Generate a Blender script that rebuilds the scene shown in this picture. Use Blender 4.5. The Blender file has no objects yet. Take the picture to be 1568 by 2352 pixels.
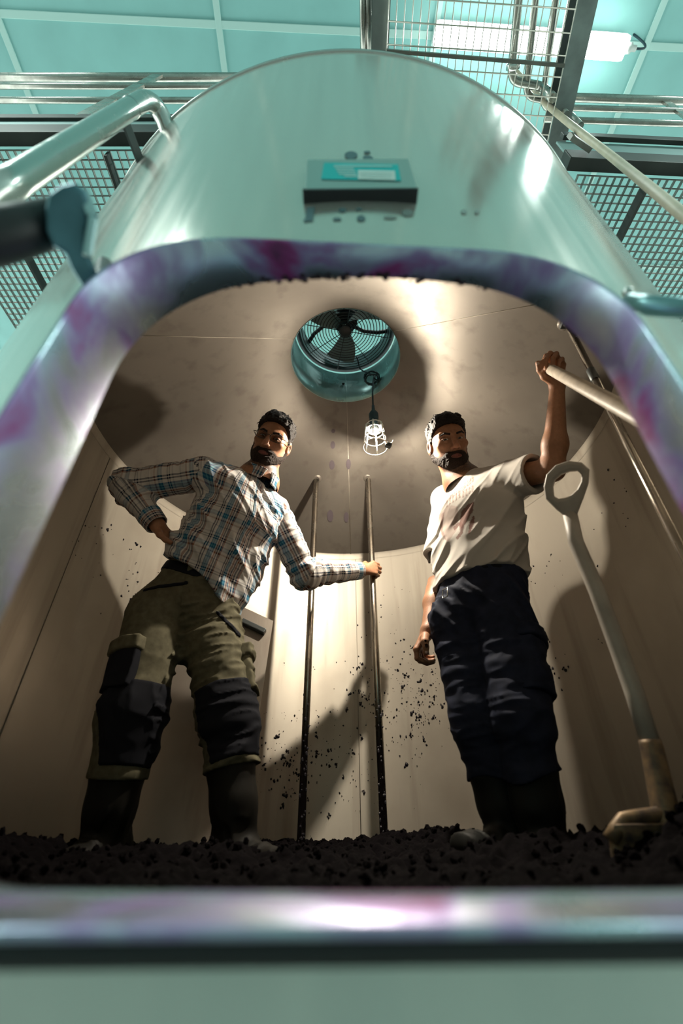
import bpy, bmesh, math, random, time
import numpy as np
from mathutils import Vector, Matrix, Euler
T0 = time.time()
PI = math.pi
SC = bpy.context.scene
COL = SC.collection
random.seed(7)
# ------------------------------------------------------------------ camera, world, exposure
CAMZ = 0.17                      # lens height over the tank floor (z = 0)
PITCH = math.radians(35.5)
FPX = 1045.0                     # focal length in pixels of the 1568 x 2352 frame
cam_d = bpy.data.cameras.new('camera'); cam = bpy.data.objects.new('camera', cam_d); COL.objects.link(cam)
cam.location = (0, 0, CAMZ); cam.rotation_euler = (PI/2 + PITCH, 0, 0)
cam_d.sensor_fit = 'VERTICAL'; cam_d.sensor_height = 36.0; cam_d.sensor_width = 24.0
cam_d.lens = 36.0*FPX/2352.0; cam_d.clip_start = 0.01
cam_d.dof.use_dof = True; cam_d.dof.focus_distance = 2.05; cam_d.dof.aperture_fstop = 1.7
SC.camera = cam
W = bpy.data.worlds.new('hall_air'); SC.world = W; W.use_nodes = True
W.node_tree.nodes['Background'].inputs[0].default_value = (0.74, 0.85, 0.79, 1)
W.node_tree.nodes['Background'].inputs[1].default_value = 3.0
SC.view_settings.view_transform = 'Standard'; SC.view_settings.look = 'None'
SC.view_settings.exposure = 0.0; SC.view_settings.gamma = 1.0; SC.view_settings.use_curve_mapping = False
SC.cycles.use_denoising = True
SC.cycles.max_bounces = 6; SC.cycles.diffuse_bounces = 2; SC.cycles.glossy_bounces = 3
SC.cycles.sample_clamp_indirect = 6.0; SC.cycles.caustics_reflective = False; SC.cycles.caustics_refractive = False
BULB_W = 74.0; TUBE_W = 60.0

# ------------------------------------------------------------------ points of the place seen at a pixel
CP, SP = math.cos(PITCH), math.sin(PITCH)
def ray(px, py):
    u = (px-784.0)/FPX; v = (1176.0-py)/FPX
    return Vector((u, CP - v*SP, SP + v*CP))
CAM = Vector((0, 0, CAMZ))
def at_depth(px, py, d): return CAM + ray(px, py)*d
def at_y(px, py, y): r = ray(px, py); return CAM + r*(y/r.y)
def at_z(px, py, z): r = ray(px, py); return CAM + r*((z-CAMZ)/r.z)
def pix(p):
    p = Vector(p)-CAM; d = p.y*CP + p.z*SP; v = (-p.y*SP + p.z*CP)/d
    return (784+FPX*p.x/d, 1176-FPX*v, d)

# ------------------------------------------------------------------ materials
def mat(name, base, rough=0.5, metal=0.0, noise=0.0, nscale=(8, 8, 8), c2=None, rvar=0.0, bump=0.0, bscale=40.0, spec=0.5, coat=0.0, aniso=0.0, emit=None, estr=0.0, detail=6.0, sss=0.0, lo=0.35, hi=0.7):
    m = bpy.data.materials.new(name); m.use_nodes = True
    nt = m.node_tree; b = nt.nodes['Principled BSDF']
    b.inputs['Base Color'].default_value = (*base, 1); b.inputs['Roughness'].default_value = rough
    b.inputs['Metallic'].default_value = metal; b.inputs['Specular IOR Level'].default_value = spec
    b.inputs['Coat Weight'].default_value = coat
    if aniso: b.inputs['Anisotropic'].default_value = aniso
    if sss:
        b.inputs['Subsurface Weight'].default_value = sss; b.inputs['Subsurface Radius'].default_value = (0.012, 0.004, 0.002)
    if emit: b.inputs['Emission Color'].default_value = (*emit, 1); b.inputs['Emission Strength'].default_value = estr
    if noise or rvar or bump:
        tc = nt.nodes.new('ShaderNodeTexCoord'); mp = nt.nodes.new('ShaderNodeMapping'); mp.inputs['Scale'].default_value = nscale
        nt.links.new(tc.outputs['Object'], mp.inputs[0])
        nz = nt.nodes.new('ShaderNodeTexNoise'); nz.inputs['Scale'].default_value = 1.0; nz.inputs['Detail'].default_value = detail
        nt.links.new(mp.outputs[0], nz.inputs['Vector'])
        if noise:
            rp = nt.nodes.new('ShaderNodeValToRGB'); rp.color_ramp.elements[0].position = lo; rp.color_ramp.elements[1].position = hi
            c2 = c2 or tuple(max(0, c*(1-noise)) for c in base)
            rp.color_ramp.elements[0].color = (*base, 1); rp.color_ramp.elements[1].color = (*c2, 1)
            nt.links.new(nz.outputs[0], rp.inputs[0]); nt.links.new(rp.outputs[0], b.inputs['Base Color'])
        if rvar:
            mr = nt.nodes.new('ShaderNodeMapRange'); mr.inputs[1].default_value = 0.3; mr.inputs[2].default_value = 0.7
            mr.inputs[3].default_value = max(0.02, rough-rvar); mr.inputs[4].default_value = min(1, rough+rvar)
            nt.links.new(nz.outputs[0], mr.inputs[0]); nt.links.new(mr.outputs[0], b.inputs['Roughness'])
        if bump:
            n2 = nt.nodes.new('ShaderNodeTexNoise'); n2.inputs['Scale'].default_value = bscale; n2.inputs['Detail'].default_value = 4
            nt.links.new(tc.outputs['Object'], n2.inputs['Vector'])
            bp = nt.nodes.new('ShaderNodeBump'); bp.inputs['Strength'].default_value = bump; bp.inputs['Distance'].default_value = 0.01
            nt.links.new(n2.outputs[0], bp.inputs['Height']); nt.links.new(bp.outputs[0], b.inputs['Normal'])
    return m

# ------------------------------------------------------------------ mesh helpers
def frame_of(d):
    d = Vector(d).normalized(); a = Vector((0, 0, 1)) if abs(d.z) < 0.9 else Vector((1, 0, 0))
    x = d.cross(a).normalized(); return x, d.cross(x).normalized(), d
def add_tube(bm, pts, r, n=12, cap=True, closed=False):
    pts = [Vector(p) for p in pts]; m = len(pts)
    rs = r if isinstance(r, (list, tuple)) else [r]*m
    rings = []; up = None
    for i in range(m):
        a = pts[i-1] if (i > 0 or closed) else pts[i]; b = pts[(i+1) % m] if (i < m-1 or closed) else pts[i]
        t = (b-a).normalized()
        if up is None: x, y, _ = frame_of(t)
        else:
            x = (up - t*up.dot(t)).normalized(); y = t.cross(x)
        up = x
        rings.append([bm.verts.new(pts[i] + (x*math.cos(2*PI*k/n) + y*math.sin(2*PI*k/n))*rs[i]) for k in range(n)])
    for i in range(m if closed else m-1):
        A, B = rings[i], rings[(i+1) % m]
        for k in range(n):
            f = bm.faces.new((A[k], A[(k+1) % n], B[(k+1) % n], B[k])); f.smooth = True
    if cap and not closed:
        bm.faces.new(rings[0][::-1]); bm.faces.new(rings[-1])
    return bm
def add_box(bm, c, s, M=None, bev=0.0):
    c = Vector(c); h = Vector(s)*0.5; vs = []
    for dx in (-1, 1):
        for dy in (-1, 1):
            for dz in (-1, 1):
                p = Vector((dx*h.x, dy*h.y, dz*h.z)); p = (M @ p) if M is not None else p
                vs.append(bm.verts.new(c+p))
    fs = []
    for q in ((0, 1, 3, 2), (4, 6, 7, 5), (0, 4, 5, 1), (2, 3, 7, 6), (0, 2, 6, 4), (1, 5, 7, 3)):
        fs.append(bm.faces.new([vs[i] for i in q]))
    if bev:
        es = list({e for f in fs for e in f.edges}); bmesh.ops.bevel(bm, geom=es, offset=bev, segments=2, profile=0.6, affect='EDGES')
    return bm
def add_bar(bm, a, b, w, h, up=(0, 0, 1), bev=0.0):
    a, b = Vector(a), Vector(b); d = (b-a); L = d.length; d.normalize(); up = Vector(up)
    x = d.cross(up).normalized(); z = x.cross(d).normalized()
    M = Matrix((x, d, z)).transposed()
    return add_box(bm, (a+b)/2, (w, L, h), M, bev)
def add_lathe(bm, prof, o=(0, 0, 0), n=32, M=None, smooth=True, cap0=False, cap1=False):
    o = Vector(o); rings = []
    for (r, z) in prof:
        ring = []
        for k in range(n):
            p = Vector((r*math.cos(2*PI*k/n), r*math.sin(2*PI*k/n), z)); p = (M @ p) if M is not None else p
            ring.append(bm.verts.new(o+p))
        rings.append(ring)
    for A, B in zip(rings, rings[1:]):
        for k in range(n):
            f = bm.faces.new((A[k], A[(k+1) % n], B[(k+1) % n], B[k])); f.smooth = smooth
    if cap0: bm.faces.new(rings[0][::-1])
    if cap1: bm.faces.new(rings[-1])
    return bm
def add_ring(bm, c, R, r, n=48, m=8, M=None):
    pts = []
    for k in range(n):
        p = Vector((R*math.cos(2*PI*k/n), R*math.sin(2*PI*k/n), 0)); p = (M @ p) if M is not None else p
        pts.append(Vector(c)+p)
    return add_tube(bm, pts, r, m, closed=True)
def arc_pts(a, b, c, n=8):            # quadratic bend from a over corner b to c
    a, b, c = Vector(a), Vector(b), Vector(c)
    return [a*(1-t)**2 + b*2*t*(1-t) + c*t*t for t in [i/n for i in range(n+1)]]
def obj(name, bm, m, parent=None, smooth=None, fixn=True):
    if fixn: bmesh.ops.recalc_face_normals(bm, faces=bm.faces)
    me = bpy.data.meshes.new(name); bm.to_mesh(me); bm.free()
    if smooth is not None: me.polygons.foreach_set('use_smooth', [smooth]*len(me.polygons))
    return link(name, me, m, parent)
def world_of(o):
    M = Matrix.LocRotScale(o.location, o.rotation_euler, o.scale)
    return M if o.parent is None else world_of(o.parent) @ o.matrix_parent_inverse @ M
def link(name, me, m, parent=None):
    if m is not None: me.materials.append(m)
    o = bpy.data.objects.new(name, me); COL.objects.link(o)
    if parent is not None:
        o.parent = parent
        M = world_of(parent)
        o.matrix_parent_inverse = M.inverted()     # meshes are written in world space
    return o
def np_mesh(name, verts, faces, m, parent=None, smooth=True):
    me = bpy.data.meshes.new(name)
    verts = np.asarray(verts, dtype=np.float32); faces = np.asarray(faces, dtype=np.int32)
    me.vertices.add(len(verts)); me.vertices.foreach_set('co', verts.ravel())
    k = faces.shape[1]; me.loops.add(faces.size); me.loops.foreach_set('vertex_index', faces.ravel())
    me.polygons.add(len(faces)); me.polygons.foreach_set('loop_start', np.arange(0, faces.size, k, dtype=np.int32))
    me.update(calc_edges=True); me.polygons.foreach_set('use_smooth', [smooth]*len(faces))
    return link(name, me, m, parent)
def thing(name, label, cat, loc=(0, 0, 0), group=None):
    o = bpy.data.objects.new(name, None); COL.objects.link(o); o.location = loc; o.empty_display_size = 0.05
    return tag(o, label, cat, group)
def tag(o, label, cat, group=None):
    o['label'] = label; o['category'] = cat
    if group: o['group'] = group
    return o
def kind(o, k): o['kind'] = k; return o
def B(): return bmesh.new()
def dup(o, parent=None, name=None):
    c = o.copy(); COL.objects.link(c)
    if parent is not None: c.parent = parent; c.matrix_parent_inverse = o.matrix_parent_inverse.copy()
    return c
# ------------------------------------------------------------------ materials of the place
M_ceil = mat('painted_panel', (0.31, 0.635, 0.62), 0.5, noise=0.12, nscale=(3, 3, 3), bump=0.02, bscale=120)
M_strip = mat('cover_strip', (0.50, 0.75, 0.71), 0.45)
M_floor = mat('hall_floor', (0.30, 0.32, 0.30), 0.55, noise=0.3, nscale=(2, 2, 2))
M_wallp = mat('hall_wall', (0.24, 0.35, 0.34), 0.7, noise=0.15)
M_steel = mat('polished_steel', (0.60, 0.60, 0.57), 0.22, 1.0, rvar=0.06, nscale=(30, 30, 30))
M_tube = mat('tube_steel', (0.50, 0.49, 0.45), 0.28, 1.0, noise=0.3, nscale=(20, 20, 60), rvar=0.08)
M_dark = mat('dark_steel', (0.10, 0.11, 0.11), 0.45, 0.6)
M_beam = mat('beam_steel', (0.30, 0.29, 0.26), 0.42, 0.9, noise=0.5, nscale=(6, 6, 6), rvar=0.1)
M_grate = mat('grating_steel', (0.42, 0.40, 0.37), 0.4, 0.9); M_gwire = mat('bright_wire', (0.70, 0.66, 0.58), 0.35, 0.6)
M_black = mat('lip_shade_black', (0.012, 0.014, 0.016), 0.5)
M_rubber = mat('blue_black_rubber', (0.015, 0.045, 0.06), 0.55)

def shell_material():
    m = mat('brushed_tank_steel', (0.62, 0.62, 0.58), 0.26, 0.72)
    nt = m.node_tree; b = nt.nodes['Principled BSDF']
    tc = nt.nodes.new('ShaderNodeTexCoord'); mp = nt.nodes.new('ShaderNodeMapping'); mp.inputs['Scale'].default_value = (26, 26, 0.9)
    nt.links.new(tc.outputs['Object'], mp.inputs[0])
    nz = nt.nodes.new('ShaderNodeTexNoise'); nz.inputs['Scale'].default_value = 1; nz.inputs['Detail'].default_value = 7
    nt.links.new(mp.outputs[0], nz.inputs['Vector'])
    r = nt.nodes.new('ShaderNodeMapRange'); r.inputs[1].default_value = 0.3; r.inputs[2].default_value = 0.7; r.inputs[3].default_value = 0.13; r.inputs[4].default_value = 0.22
    nt.links.new(nz.outputs[0], r.inputs[0]); nt.links.new(r.outputs[0], b.inputs['Roughness'])
    c = nt.nodes.new('ShaderNodeValToRGB'); c.color_ramp.elements[0].position = 0.3; c.color_ramp.elements[1].position = 0.75
    c.color_ramp.elements[0].color = (0.82, 0.75, 0.68, 1); c.color_ramp.elements[1].color = (0.74, 0.70, 0.64, 1)
    nt.links.new(nz.outputs[0], c.inputs[0]); nt.links.new(c.outputs[0], b.inputs['Base Color'])
    bp = nt.nodes.new('ShaderNodeBump'); bp.inputs['Strength'].default_value = 0.025; bp.inputs['Distance'].default_value = 0.01
    nt.links.new(nz.outputs[0], bp.inputs['Height']); nt.links.new(bp.outputs[0], b.inputs['Normal'])
    return m
M_shell = shell_material()
def inner_material(name, base, dirt, rough, metal):
    # dull stainless with grape juice stains that run down and rust-brown tinge
    m = mat(name, base, rough, metal)
    nt = m.node_tree; b = nt.nodes['Principled BSDF']; N = nt.nodes.new; L = nt.links.new
    tc = N('ShaderNodeTexCoord'); mp = N('ShaderNodeMapping'); mp.inputs['Scale'].default_value = (14, 14, 1.1)
    L(tc.outputs['Object'], mp.inputs[0])
    nz = N('ShaderNodeTexNoise'); nz.inputs['Scale'].default_value = 1; nz.inputs['Detail'].default_value = 8; L(mp.outputs[0], nz.inputs['Vector'])
    n2 = N('ShaderNodeTexNoise'); n2.inputs['Scale'].default_value = 3.0; n2.inputs['Detail'].default_value = 9; L(tc.outputs['Object'], n2.inputs['Vector'])
    r1 = N('ShaderNodeMapRange'); r1.inputs[1].default_value = 0.52; r1.inputs[2].default_value = 0.78; L(nz.outputs[0], r1.inputs[0])
    r2 = N('ShaderNodeMapRange'); r2.inputs[1].default_value = 0.5; r2.inputs[2].default_value = 0.75; r2.inputs[4].default_value = 0.6; L(n2.outputs[0], r2.inputs[0])
    mx = N('ShaderNodeMath'); mx.operation = 'MAXIMUM'; L(r1.outputs[0], mx.inputs[0]); L(r2.outputs[0], mx.inputs[1])
    ml = N('ShaderNodeMath'); ml.operation = 'MULTIPLY'; ml.inputs[1].default_value = 0.55; L(mx.outputs[0], ml.inputs[0])
    c = N('ShaderNodeMix'); c.data_type = 'RGBA'; c.inputs['A'].default_value = (*base, 1); c.inputs['B'].default_value = (*dirt, 1)
    L(ml.outputs[0], c.inputs['Factor']); L(c.outputs['Result'], b.inputs['Base Color'])
    rr = N('ShaderNodeMapRange'); rr.inputs[3].default_value = rough-0.07; rr.inputs[4].default_value = rough+0.1; L(nz.outputs[0], rr.inputs[0]); L(rr.outputs[0], b.inputs['Roughness'])
    bp = N('ShaderNodeBump'); bp.inputs['Strength'].default_value = 0.05; bp.inputs['Distance'].default_value = 0.01
    L(nz.outputs[0], bp.inputs['Height']); L(bp.outputs[0], b.inputs['Normal'])
    return m
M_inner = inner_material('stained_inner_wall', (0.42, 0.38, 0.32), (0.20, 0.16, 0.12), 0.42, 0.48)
def brushed(m, an):                  # rolled sheet: highlights drawn out up and down the wall
    nt = m.node_tree; b = nt.nodes['Principled BSDF']; t = nt.nodes.new('ShaderNodeTangent'); t.direction_type = 'RADIAL'; t.axis = 'Z'
    nt.links.new(t.outputs[0], b.inputs['Tangent']); b.inputs['Anisotropic'].default_value = an; b.inputs['Anisotropic Rotation'].default_value = 0.25
brushed(M_inner, 0.85)
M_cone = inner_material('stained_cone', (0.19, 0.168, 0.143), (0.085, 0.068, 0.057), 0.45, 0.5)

# ------------------------------------------------------------------ hall: ceiling of panels, floor, wall behind the lens
CZ = 4.65
YAW = math.radians(2.0)
def hall(x, y, z): return Vector((x*math.cos(YAW)-y*math.sin(YAW), x*math.sin(YAW)+y*math.cos(YAW), z))
bm = B(); add_box(bm, (0, 1, CZ+0.09), (16, 16, 0.04)); ceiling = kind(obj('ceiling', bm, M_ceil), 'structure')
PW = 1.475; X0 = -0.81; Y0 = 0.62
RZ = Matrix.Rotation(YAW, 3, 'Z')
first = None
for i in range(-4, 5):
    for j in range(-4, 5):
        c = hall(X0+(i+0.5)*PW, Y0+(j+0.5)*PW, CZ+0.035)
        if first is None:
            bm = B(); add_box(bm, (0, 0, 0), (PW-0.01, PW-0.01, 0.07), RZ); me = bpy.data.meshes.new('panel'); bm.to_mesh(me); bm.free(); me.materials.append(M_ceil); first = me
        o = bpy.data.objects.new('panel', first); COL.objects.link(o); o.location = c; o.parent = ceiling
sx = sy = None
for i in range(-4, 6):
    if sx is None:
        bm = B(); add_box(bm, (0, 0, 0), (0.042, 9*PW, 0.012), RZ, 0.003); sx = bpy.data.meshes.new('cover_strip'); bm.to_mesh(sx); bm.free(); sx.materials.append(M_strip)
        bm = B(); add_box(bm, (0, 0, 0), (9*PW, 0.042, 0.010), RZ, 0.003); sy = bpy.data.meshes.new('cover_strip'); bm.to_mesh(sy); bm.free(); sy.materials.append(M_strip)
    o = bpy.data.objects.new('cover_strip', sx); COL.objects.link(o); o.location = hall(X0+i*PW, Y0+0.5*PW, CZ-0.005); o.parent = ceiling
    o = bpy.data.objects.new('cover_strip', sy); COL.objects.link(o); o.location = hall(X0+0.5*PW, Y0+i*PW, CZ-0.004); o.parent = ceiling
FZ = -0.95
bm = B(); add_box(bm, (0, 1, FZ-0.05), (16, 16, 0.1)); kind(obj('floor', bm, M_floor), 'structure')
bm = B(); add_box(bm, (0, -2.6, 1.85), (16, 0.1, 5.6)); kind(obj('wall_front', bm, M_wallp), 'structure')

# ------------------------------------------------------------------ the wine tank
TC = Vector((0.02, 1.40, 0.0)); RI = 1.09; RO = 1.10
WALL_Z = CAMZ+1.44; HOLE_Z = CAMZ+1.93; HOLE_R = 0.267; TOP_Z = CAMZ+1.865
DX = 0.025; DHW = 0.303; DZ0 = CAMZ-0.024; DZ1 = CAMZ+0.607; DRAD = 0.165
tank = thing('wine_tank', 'huge round stainless steel wine tank with open manway door and conical ceiling', 'tank', (TC.x, TC.y, FZ))
def door_outline(n=26, grow=0.0):
    cx = DX; hw = DHW+grow; z0 = DZ0-grow; z1 = DZ1+grow; r = DRAD+grow; pts = []
    rb = 0.11+grow
    for (qx, qz, a0, rr) in ((cx+hw, z1, 0, r), (cx-hw, z1, 90, r), (cx-hw, z0, 180, rb), (cx+hw, z0, 270, rb)):
        ox = qx - rr if qx > cx else qx + rr; oz = qz - rr if qz > z0+0.1 else qz + rr
        for k in range(n+1):
            a = math.radians(a0 + 90*k/n); e = 0.86
            pts.append((ox + rr*math.copysign(abs(math.cos(a))**e, math.cos(a)), oz + rr*math.copysign(abs(math.sin(a))**e, math.sin(a))))
    out = []
    for k in range(len(pts)):
        a, b_ = pts[k], pts[(k+1) % len(pts)]; L = math.hypot(b_[0]-a[0], b_[1]-a[1]); m = max(1, int(L/0.014)) if L > 0.03 else 1
        for i in range(m): out.append((a[0]+(b_[0]-a[0])*i/m, a[1]+(b_[1]-a[1])*i/m))
    return out
OUT = door_outline()
def sheet(name, R, z0, z1, m, parent, nz=10):
    vs = []; fs = []; ns = []
    def v(phi, z):
        vs.append((TC.x + R*math.sin(phi), TC.y - R*math.cos(phi), z)); ns.append((math.sin(phi), -math.cos(phi), 0)); return len(vs)-1
    ph = math.radians(36); zb = max(z0, DZ0-0.16); zt = DZ1+0.22
    cz = (DZ0+DZ1)/2; K = 8; rings = []
    for t in range(K+1):
        ring = []
        for (x, z) in OUT:
            p0 = math.asin((x-TC.x)/R); pc = math.asin((DX-TC.x)/R); dp = p0-pc; dz = z-cz
            s = min((ph - pc*np.sign(dp))/abs(dp) if abs(dp) > 1e-6 else 1e9, ((zt-cz) if dz > 0 else (cz-zb))/abs(dz) if abs(dz) > 1e-6 else 1e9)
            f = 1+(s-1)*(t/K); ring.append(v(pc+dp*f, cz+dz*f))
        rings.append(ring)
    # square the outer ring's corners by adding corner fans
    n = len(OUT)
    for A, Bq in zip(rings, rings[1:]):
        for k in range(n): fs.append((A[k], A[(k+1) % n], Bq[(k+1) % n], Bq[k]))
    last = rings[-1]; pc = math.asin((DX-TC.x)/R)
    for (pp, zz) in ((ph, zt), (-ph, zt), (-ph, zb), (ph, zb)):
        best = [k for k in range(n) if (abs(vs[last[k]][2]-zz) < 1e-5) != (abs(vs[last[(k+1) % n]][2]-zz) < 1e-5) and ((vs[last[k]][0] > TC.x) == (pp > 0))]
        for k in best:
            c = v(pp, zz); fs.append((last[k], last[(k+1) % n], c, c))
    def grid(pa, pb, za, zc, na, nb):
        g = [[v(pa+(pb-pa)*i/na, za+(zc-za)*j/nb) for i in range(na+1)] for j in range(nb+1)]
        for j in range(nb):
            for i in range(na): fs.append((g[j][i], g[j][i+1], g[j+1][i+1], g[j+1][i]))
    grid(ph, 2*PI-ph, zb, zt, 144, 3)
    if z0 < zb-1e-4: grid(-ph, 2*PI-ph, z0, zb, 180, 1)
    grid(-ph, 2*PI-ph, zt, z1, 180, nz)
    me = bpy.data.meshes.new(name); sg = -1 if R == RI else 1; good = []
    for f in fs:
        f = tuple(dict.fromkeys(f)); a, b_, c = (Vector(vs[k]) for k in f[:3]); nn = (b_-a).cross(c-a)
        if len(f) == 4: nn = (c-a).cross(Vector(vs[f[3]])-b_)
        good.append(f if nn.dot(Vector(ns[f[0]]))*sg > 0 else f[::-1])
    me.from_pydata(vs, [], good)
    me.polygons.foreach_set('use_smooth', [True]*len(me.polygons))
    me.normals_split_custom_set_from_vertices([(a*sg, b*sg, c) for a, b, c in ns][:len(me.vertices)])
    return link(name, me, m, parent)
shell = sheet('outer_shell', RO, -0.30, TOP_Z, M_shell, tank)
wall = sheet('inner_wall', RI, -0.02, WALL_Z, M_inner, tank)
bm = B(); add_ring(bm, (TC.x, TC.y, TOP_Z), RO, 0.006, 180, 8); obj('top_rim', bm, M_steel, shell)
for k in range(4):
    bm = B(); a = PI/4+k*PI/2; add_lathe(bm, [(0.05, FZ), (0.05, -0.30)], (TC.x+0.8*math.cos(a), TC.y+0.8*math.sin(a), 0), 16, cap0=True, cap1=True); obj('leg', bm, M_steel, tank)
bm = B(); add_lathe(bm, [(0.001, -0.30), (RO, -0.30)], (TC.x, TC.y, 0), 96); obj('tank_bottom', bm, M_steel, tank)
bm = B(); add_lathe(bm, [(0.001, -0.02), (RI, -0.02)], (TC.x, TC.y, 0), 96); obj('tank_floor', bm, M_inner, tank)
# cone ceiling with welded seams, hole neck
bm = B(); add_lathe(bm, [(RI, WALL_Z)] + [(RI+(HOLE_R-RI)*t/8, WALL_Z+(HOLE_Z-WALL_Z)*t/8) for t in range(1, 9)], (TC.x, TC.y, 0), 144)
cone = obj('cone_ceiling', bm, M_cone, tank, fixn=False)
for k, a in enumerate((88, 205, 325)):
    a = math.radians(a); bm = B(); d = Vector((math.cos(a), math.sin(a), 0))
    add_tube(bm, [Vector((TC.x, TC.y, 0))+d*(HOLE_R+0.005)+Vector((0, 0, HOLE_Z-0.001)), Vector((TC.x, TC.y, 0))+d*(RI-0.01)+Vector((0, 0, WALL_Z+0.005))], 0.0022, 6); obj('weld_seam', bm, M_inner, cone)
bm = B(); add_lathe(bm, [(RI-0.001, WALL_Z-0.030), (RI-0.004, WALL_Z-0.022), (RI-0.004, WALL_Z-0.004), (RI-0.012, WALL_Z+0.006)], (TC.x, TC.y, 0), 144); obj('weld_band', bm, M_inner, wall)
for k, a in enumerate((86.5, 172)):
    a = math.radians(a); bm = B(); p = Vector((TC.x+math.cos(a)*(RI-0.001), TC.y+math.sin(a)*(RI-0.001), 0)); add_tube(bm, [p, p+Vector((0, 0, WALL_Z-0.03))], 0.0018, 6); obj('weld_seam', bm, M_inner, wall)
NECK_Z = HOLE_Z+0.235
bm = B(); add_lathe(bm, [(HOLE_R+0.003, HOLE_Z-0.004), (HOLE_R, HOLE_Z-0.002), (HOLE_R, NECK_Z), (HOLE_R+0.004, NECK_Z), (HOLE_R+0.004, HOLE_Z+0.004)], (TC.x, TC.y, 0), 96)
M_neck = mat('neck_steel', (0.48, 0.70, 0.70), 0.3, 0.8, noise=0.35, nscale=(9, 9, 5), rvar=0.1)
neck = obj('manhole_neck', bm, M_neck, tank, fixn=False)
bm = B(); p = at_y(788, 883, TC.y+HOLE_R-0.004); add_lathe(bm, [(0.0005, 0.0), (0.007, 0.0), (0.007, 0.006)], p, 14, Matrix.Rotation(PI/2, 3, 'X')); obj('bolt_hole', bm, M_black, neck)
bm = B(); add_tube(bm, [(TC.x+0.004, TC.y+HOLE_R-0.001, HOLE_Z), (TC.x+0.004, TC.y+HOLE_R-0.001, NECK_Z)], 0.0015, 6); obj('weld_seam', bm, M_neck, neck)

# the door frame: a deep stained collar of sheet steel
def stained_frame():
    m = mat('wine_stained_frame', (0.50, 0.55, 0.60), 0.30, 0.9)
    nt = m.node_tree; b = nt.nodes['Principled BSDF']; N = nt.nodes.new; L = nt.links.new
    tc = N('ShaderNodeTexCoord')
    nz = N('ShaderNodeTexNoise'); nz.inputs['Scale'].default_value = 9; nz.inputs['Detail'].default_value = 5; nz.inputs['Distortion'].default_value = 0.6; L(tc.outputs['Object'], nz.inputs['Vector'])
    c = N('ShaderNodeValToRGB'); e = c.color_ramp.elements
    e[0].position = 0.40; e[0].color = (0.60, 0.74, 0.84, 1); e[1].position = 0.55; e[1].color = (0.34, 0.24, 0.50, 1)
    x = e.new(0.63); x.color = (0.34, 0.05, 0.24, 1); x = e.new(0.74); x.color = (0.06, 0.025, 0.07, 1)
    L(nz.outputs[0], c.inputs[0]); L(c.outputs[0], b.inputs['Base Color'])
    r = N('ShaderNodeMapRange'); r.inputs[1].default_value = 0.4; r.inputs[2].default_value = 0.7; r.inputs[3].default_value = 0.27; r.inputs[4].default_value = 0.6; L(nz.outputs[0], r.inputs[0]); L(r.outputs[0], b.inputs['Roughness'])
    r = N('ShaderNodeMapRange'); r.inputs[1].default_value = 0.45; r.inputs[2].default_value = 0.6; r.inputs[3].default_value = 0.9; r.inputs[4].default_value = 0.1; L(nz.outputs[0], r.inputs[0]); L(r.outputs[0], b.inputs['Metallic'])
    return m
M_frame = stained_frame()
def frame_near(x): return 0.258 + (x+0.275)*0.045
bm = B(); inner = door_outline(26, 0.0); n = len(inner)
outer = []
for k in range(n):
    (x0, z0_), (x1, z1_) = inner[k-1], inner[(k+1) % n]; L = math.hypot(x1-x0, z1_-z0_); outer.append((inner[k][0]+0.005*(z1_-z0_)/L*1.0, inner[k][1]-0.005*(x1-x0)/L))
if (outer[5][0]-DX)**2 < (inner[5][0]-DX)**2: outer = [(2*a[0]-b_[0], 2*a[1]-b_[1]) for a, b_ in zip(inner, outer)]
rings = []
def lipd(z): return 0.012*max(0.0, 1-(z-DZ0)/0.10)
def wally(x, R): return TC.y - math.sqrt(R*R-(x-TC.x)**2)
for kind_ in range(5):
    ring = []
    for (x, z), (X, Z) in zip(inner, outer):
        if kind_ == 0: p = (x, wally(x, RI)+0.002, z)
        elif kind_ == 1: p = (x, frame_near(x)+0.002-lipd(z), z-0.5*lipd(z))
        elif kind_ == 2: p = ((x+X)/2, frame_near(x)-0.001-lipd(z), (z+Z)/2-0.5*lipd(z))
        elif kind_ == 3: p = (X, frame_near(x)+0.002-lipd(z), Z-0.5*lipd(z))
        else: p = (X, wally(X, RO)+0.004, Z)
        ring.append(bm.verts.new(p))
    rings.append(ring)
for A, Bq in zip(rings, rings[1:]):
    for k in range(n): f = bm.faces.new((A[k], A[(k+1) % n], Bq[(k+1) % n], Bq[k])); f.smooth = True
frame = obj('door_frame', bm, M_frame, tank); frame['label'] = 'wine-stained collar round the doorway'
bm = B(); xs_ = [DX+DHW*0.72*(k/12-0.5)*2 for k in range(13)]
add_tube(bm, [(x, frame_near(x)+0.020, DZ0-0.0165) for x in xs_], 0.0085, 10); obj('lip_shade_strip', bm, M_black, frame)  # black strip added as the shade gap under the lip
# residue of pulp hanging under the top of the opening
bm = B(); rr = random.Random(3)
for k in range(70):
    x = DX + rr.gauss(-0.03, 0.10)
    if abs(x-DX) > 0.2: continue
    e = max(0, abs(x-DX)-(DHW-DRAD)); z = DZ1 - (DRAD - math.sqrt(max(0, DRAD**2-e*e)))
    s = rr.uniform(0.001, 0.0034)
    bmesh.ops.create_icosphere(bm, subdivisions=1, radius=s, matrix=Matrix.Translation((x, wally(x, RI)+rr.uniform(-0.004, 0.004), z-rr.uniform(0, 0.003))) @ Matrix.Diagonal((1.6, 1, rr.uniform(0.5, 1.1), 1)))
M_pulp = mat('dried_pulp', (0.03, 0.012, 0.02), 0.7)
kind(obj('pulp_residue', bm, M_pulp, frame), 'stuff')

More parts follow.
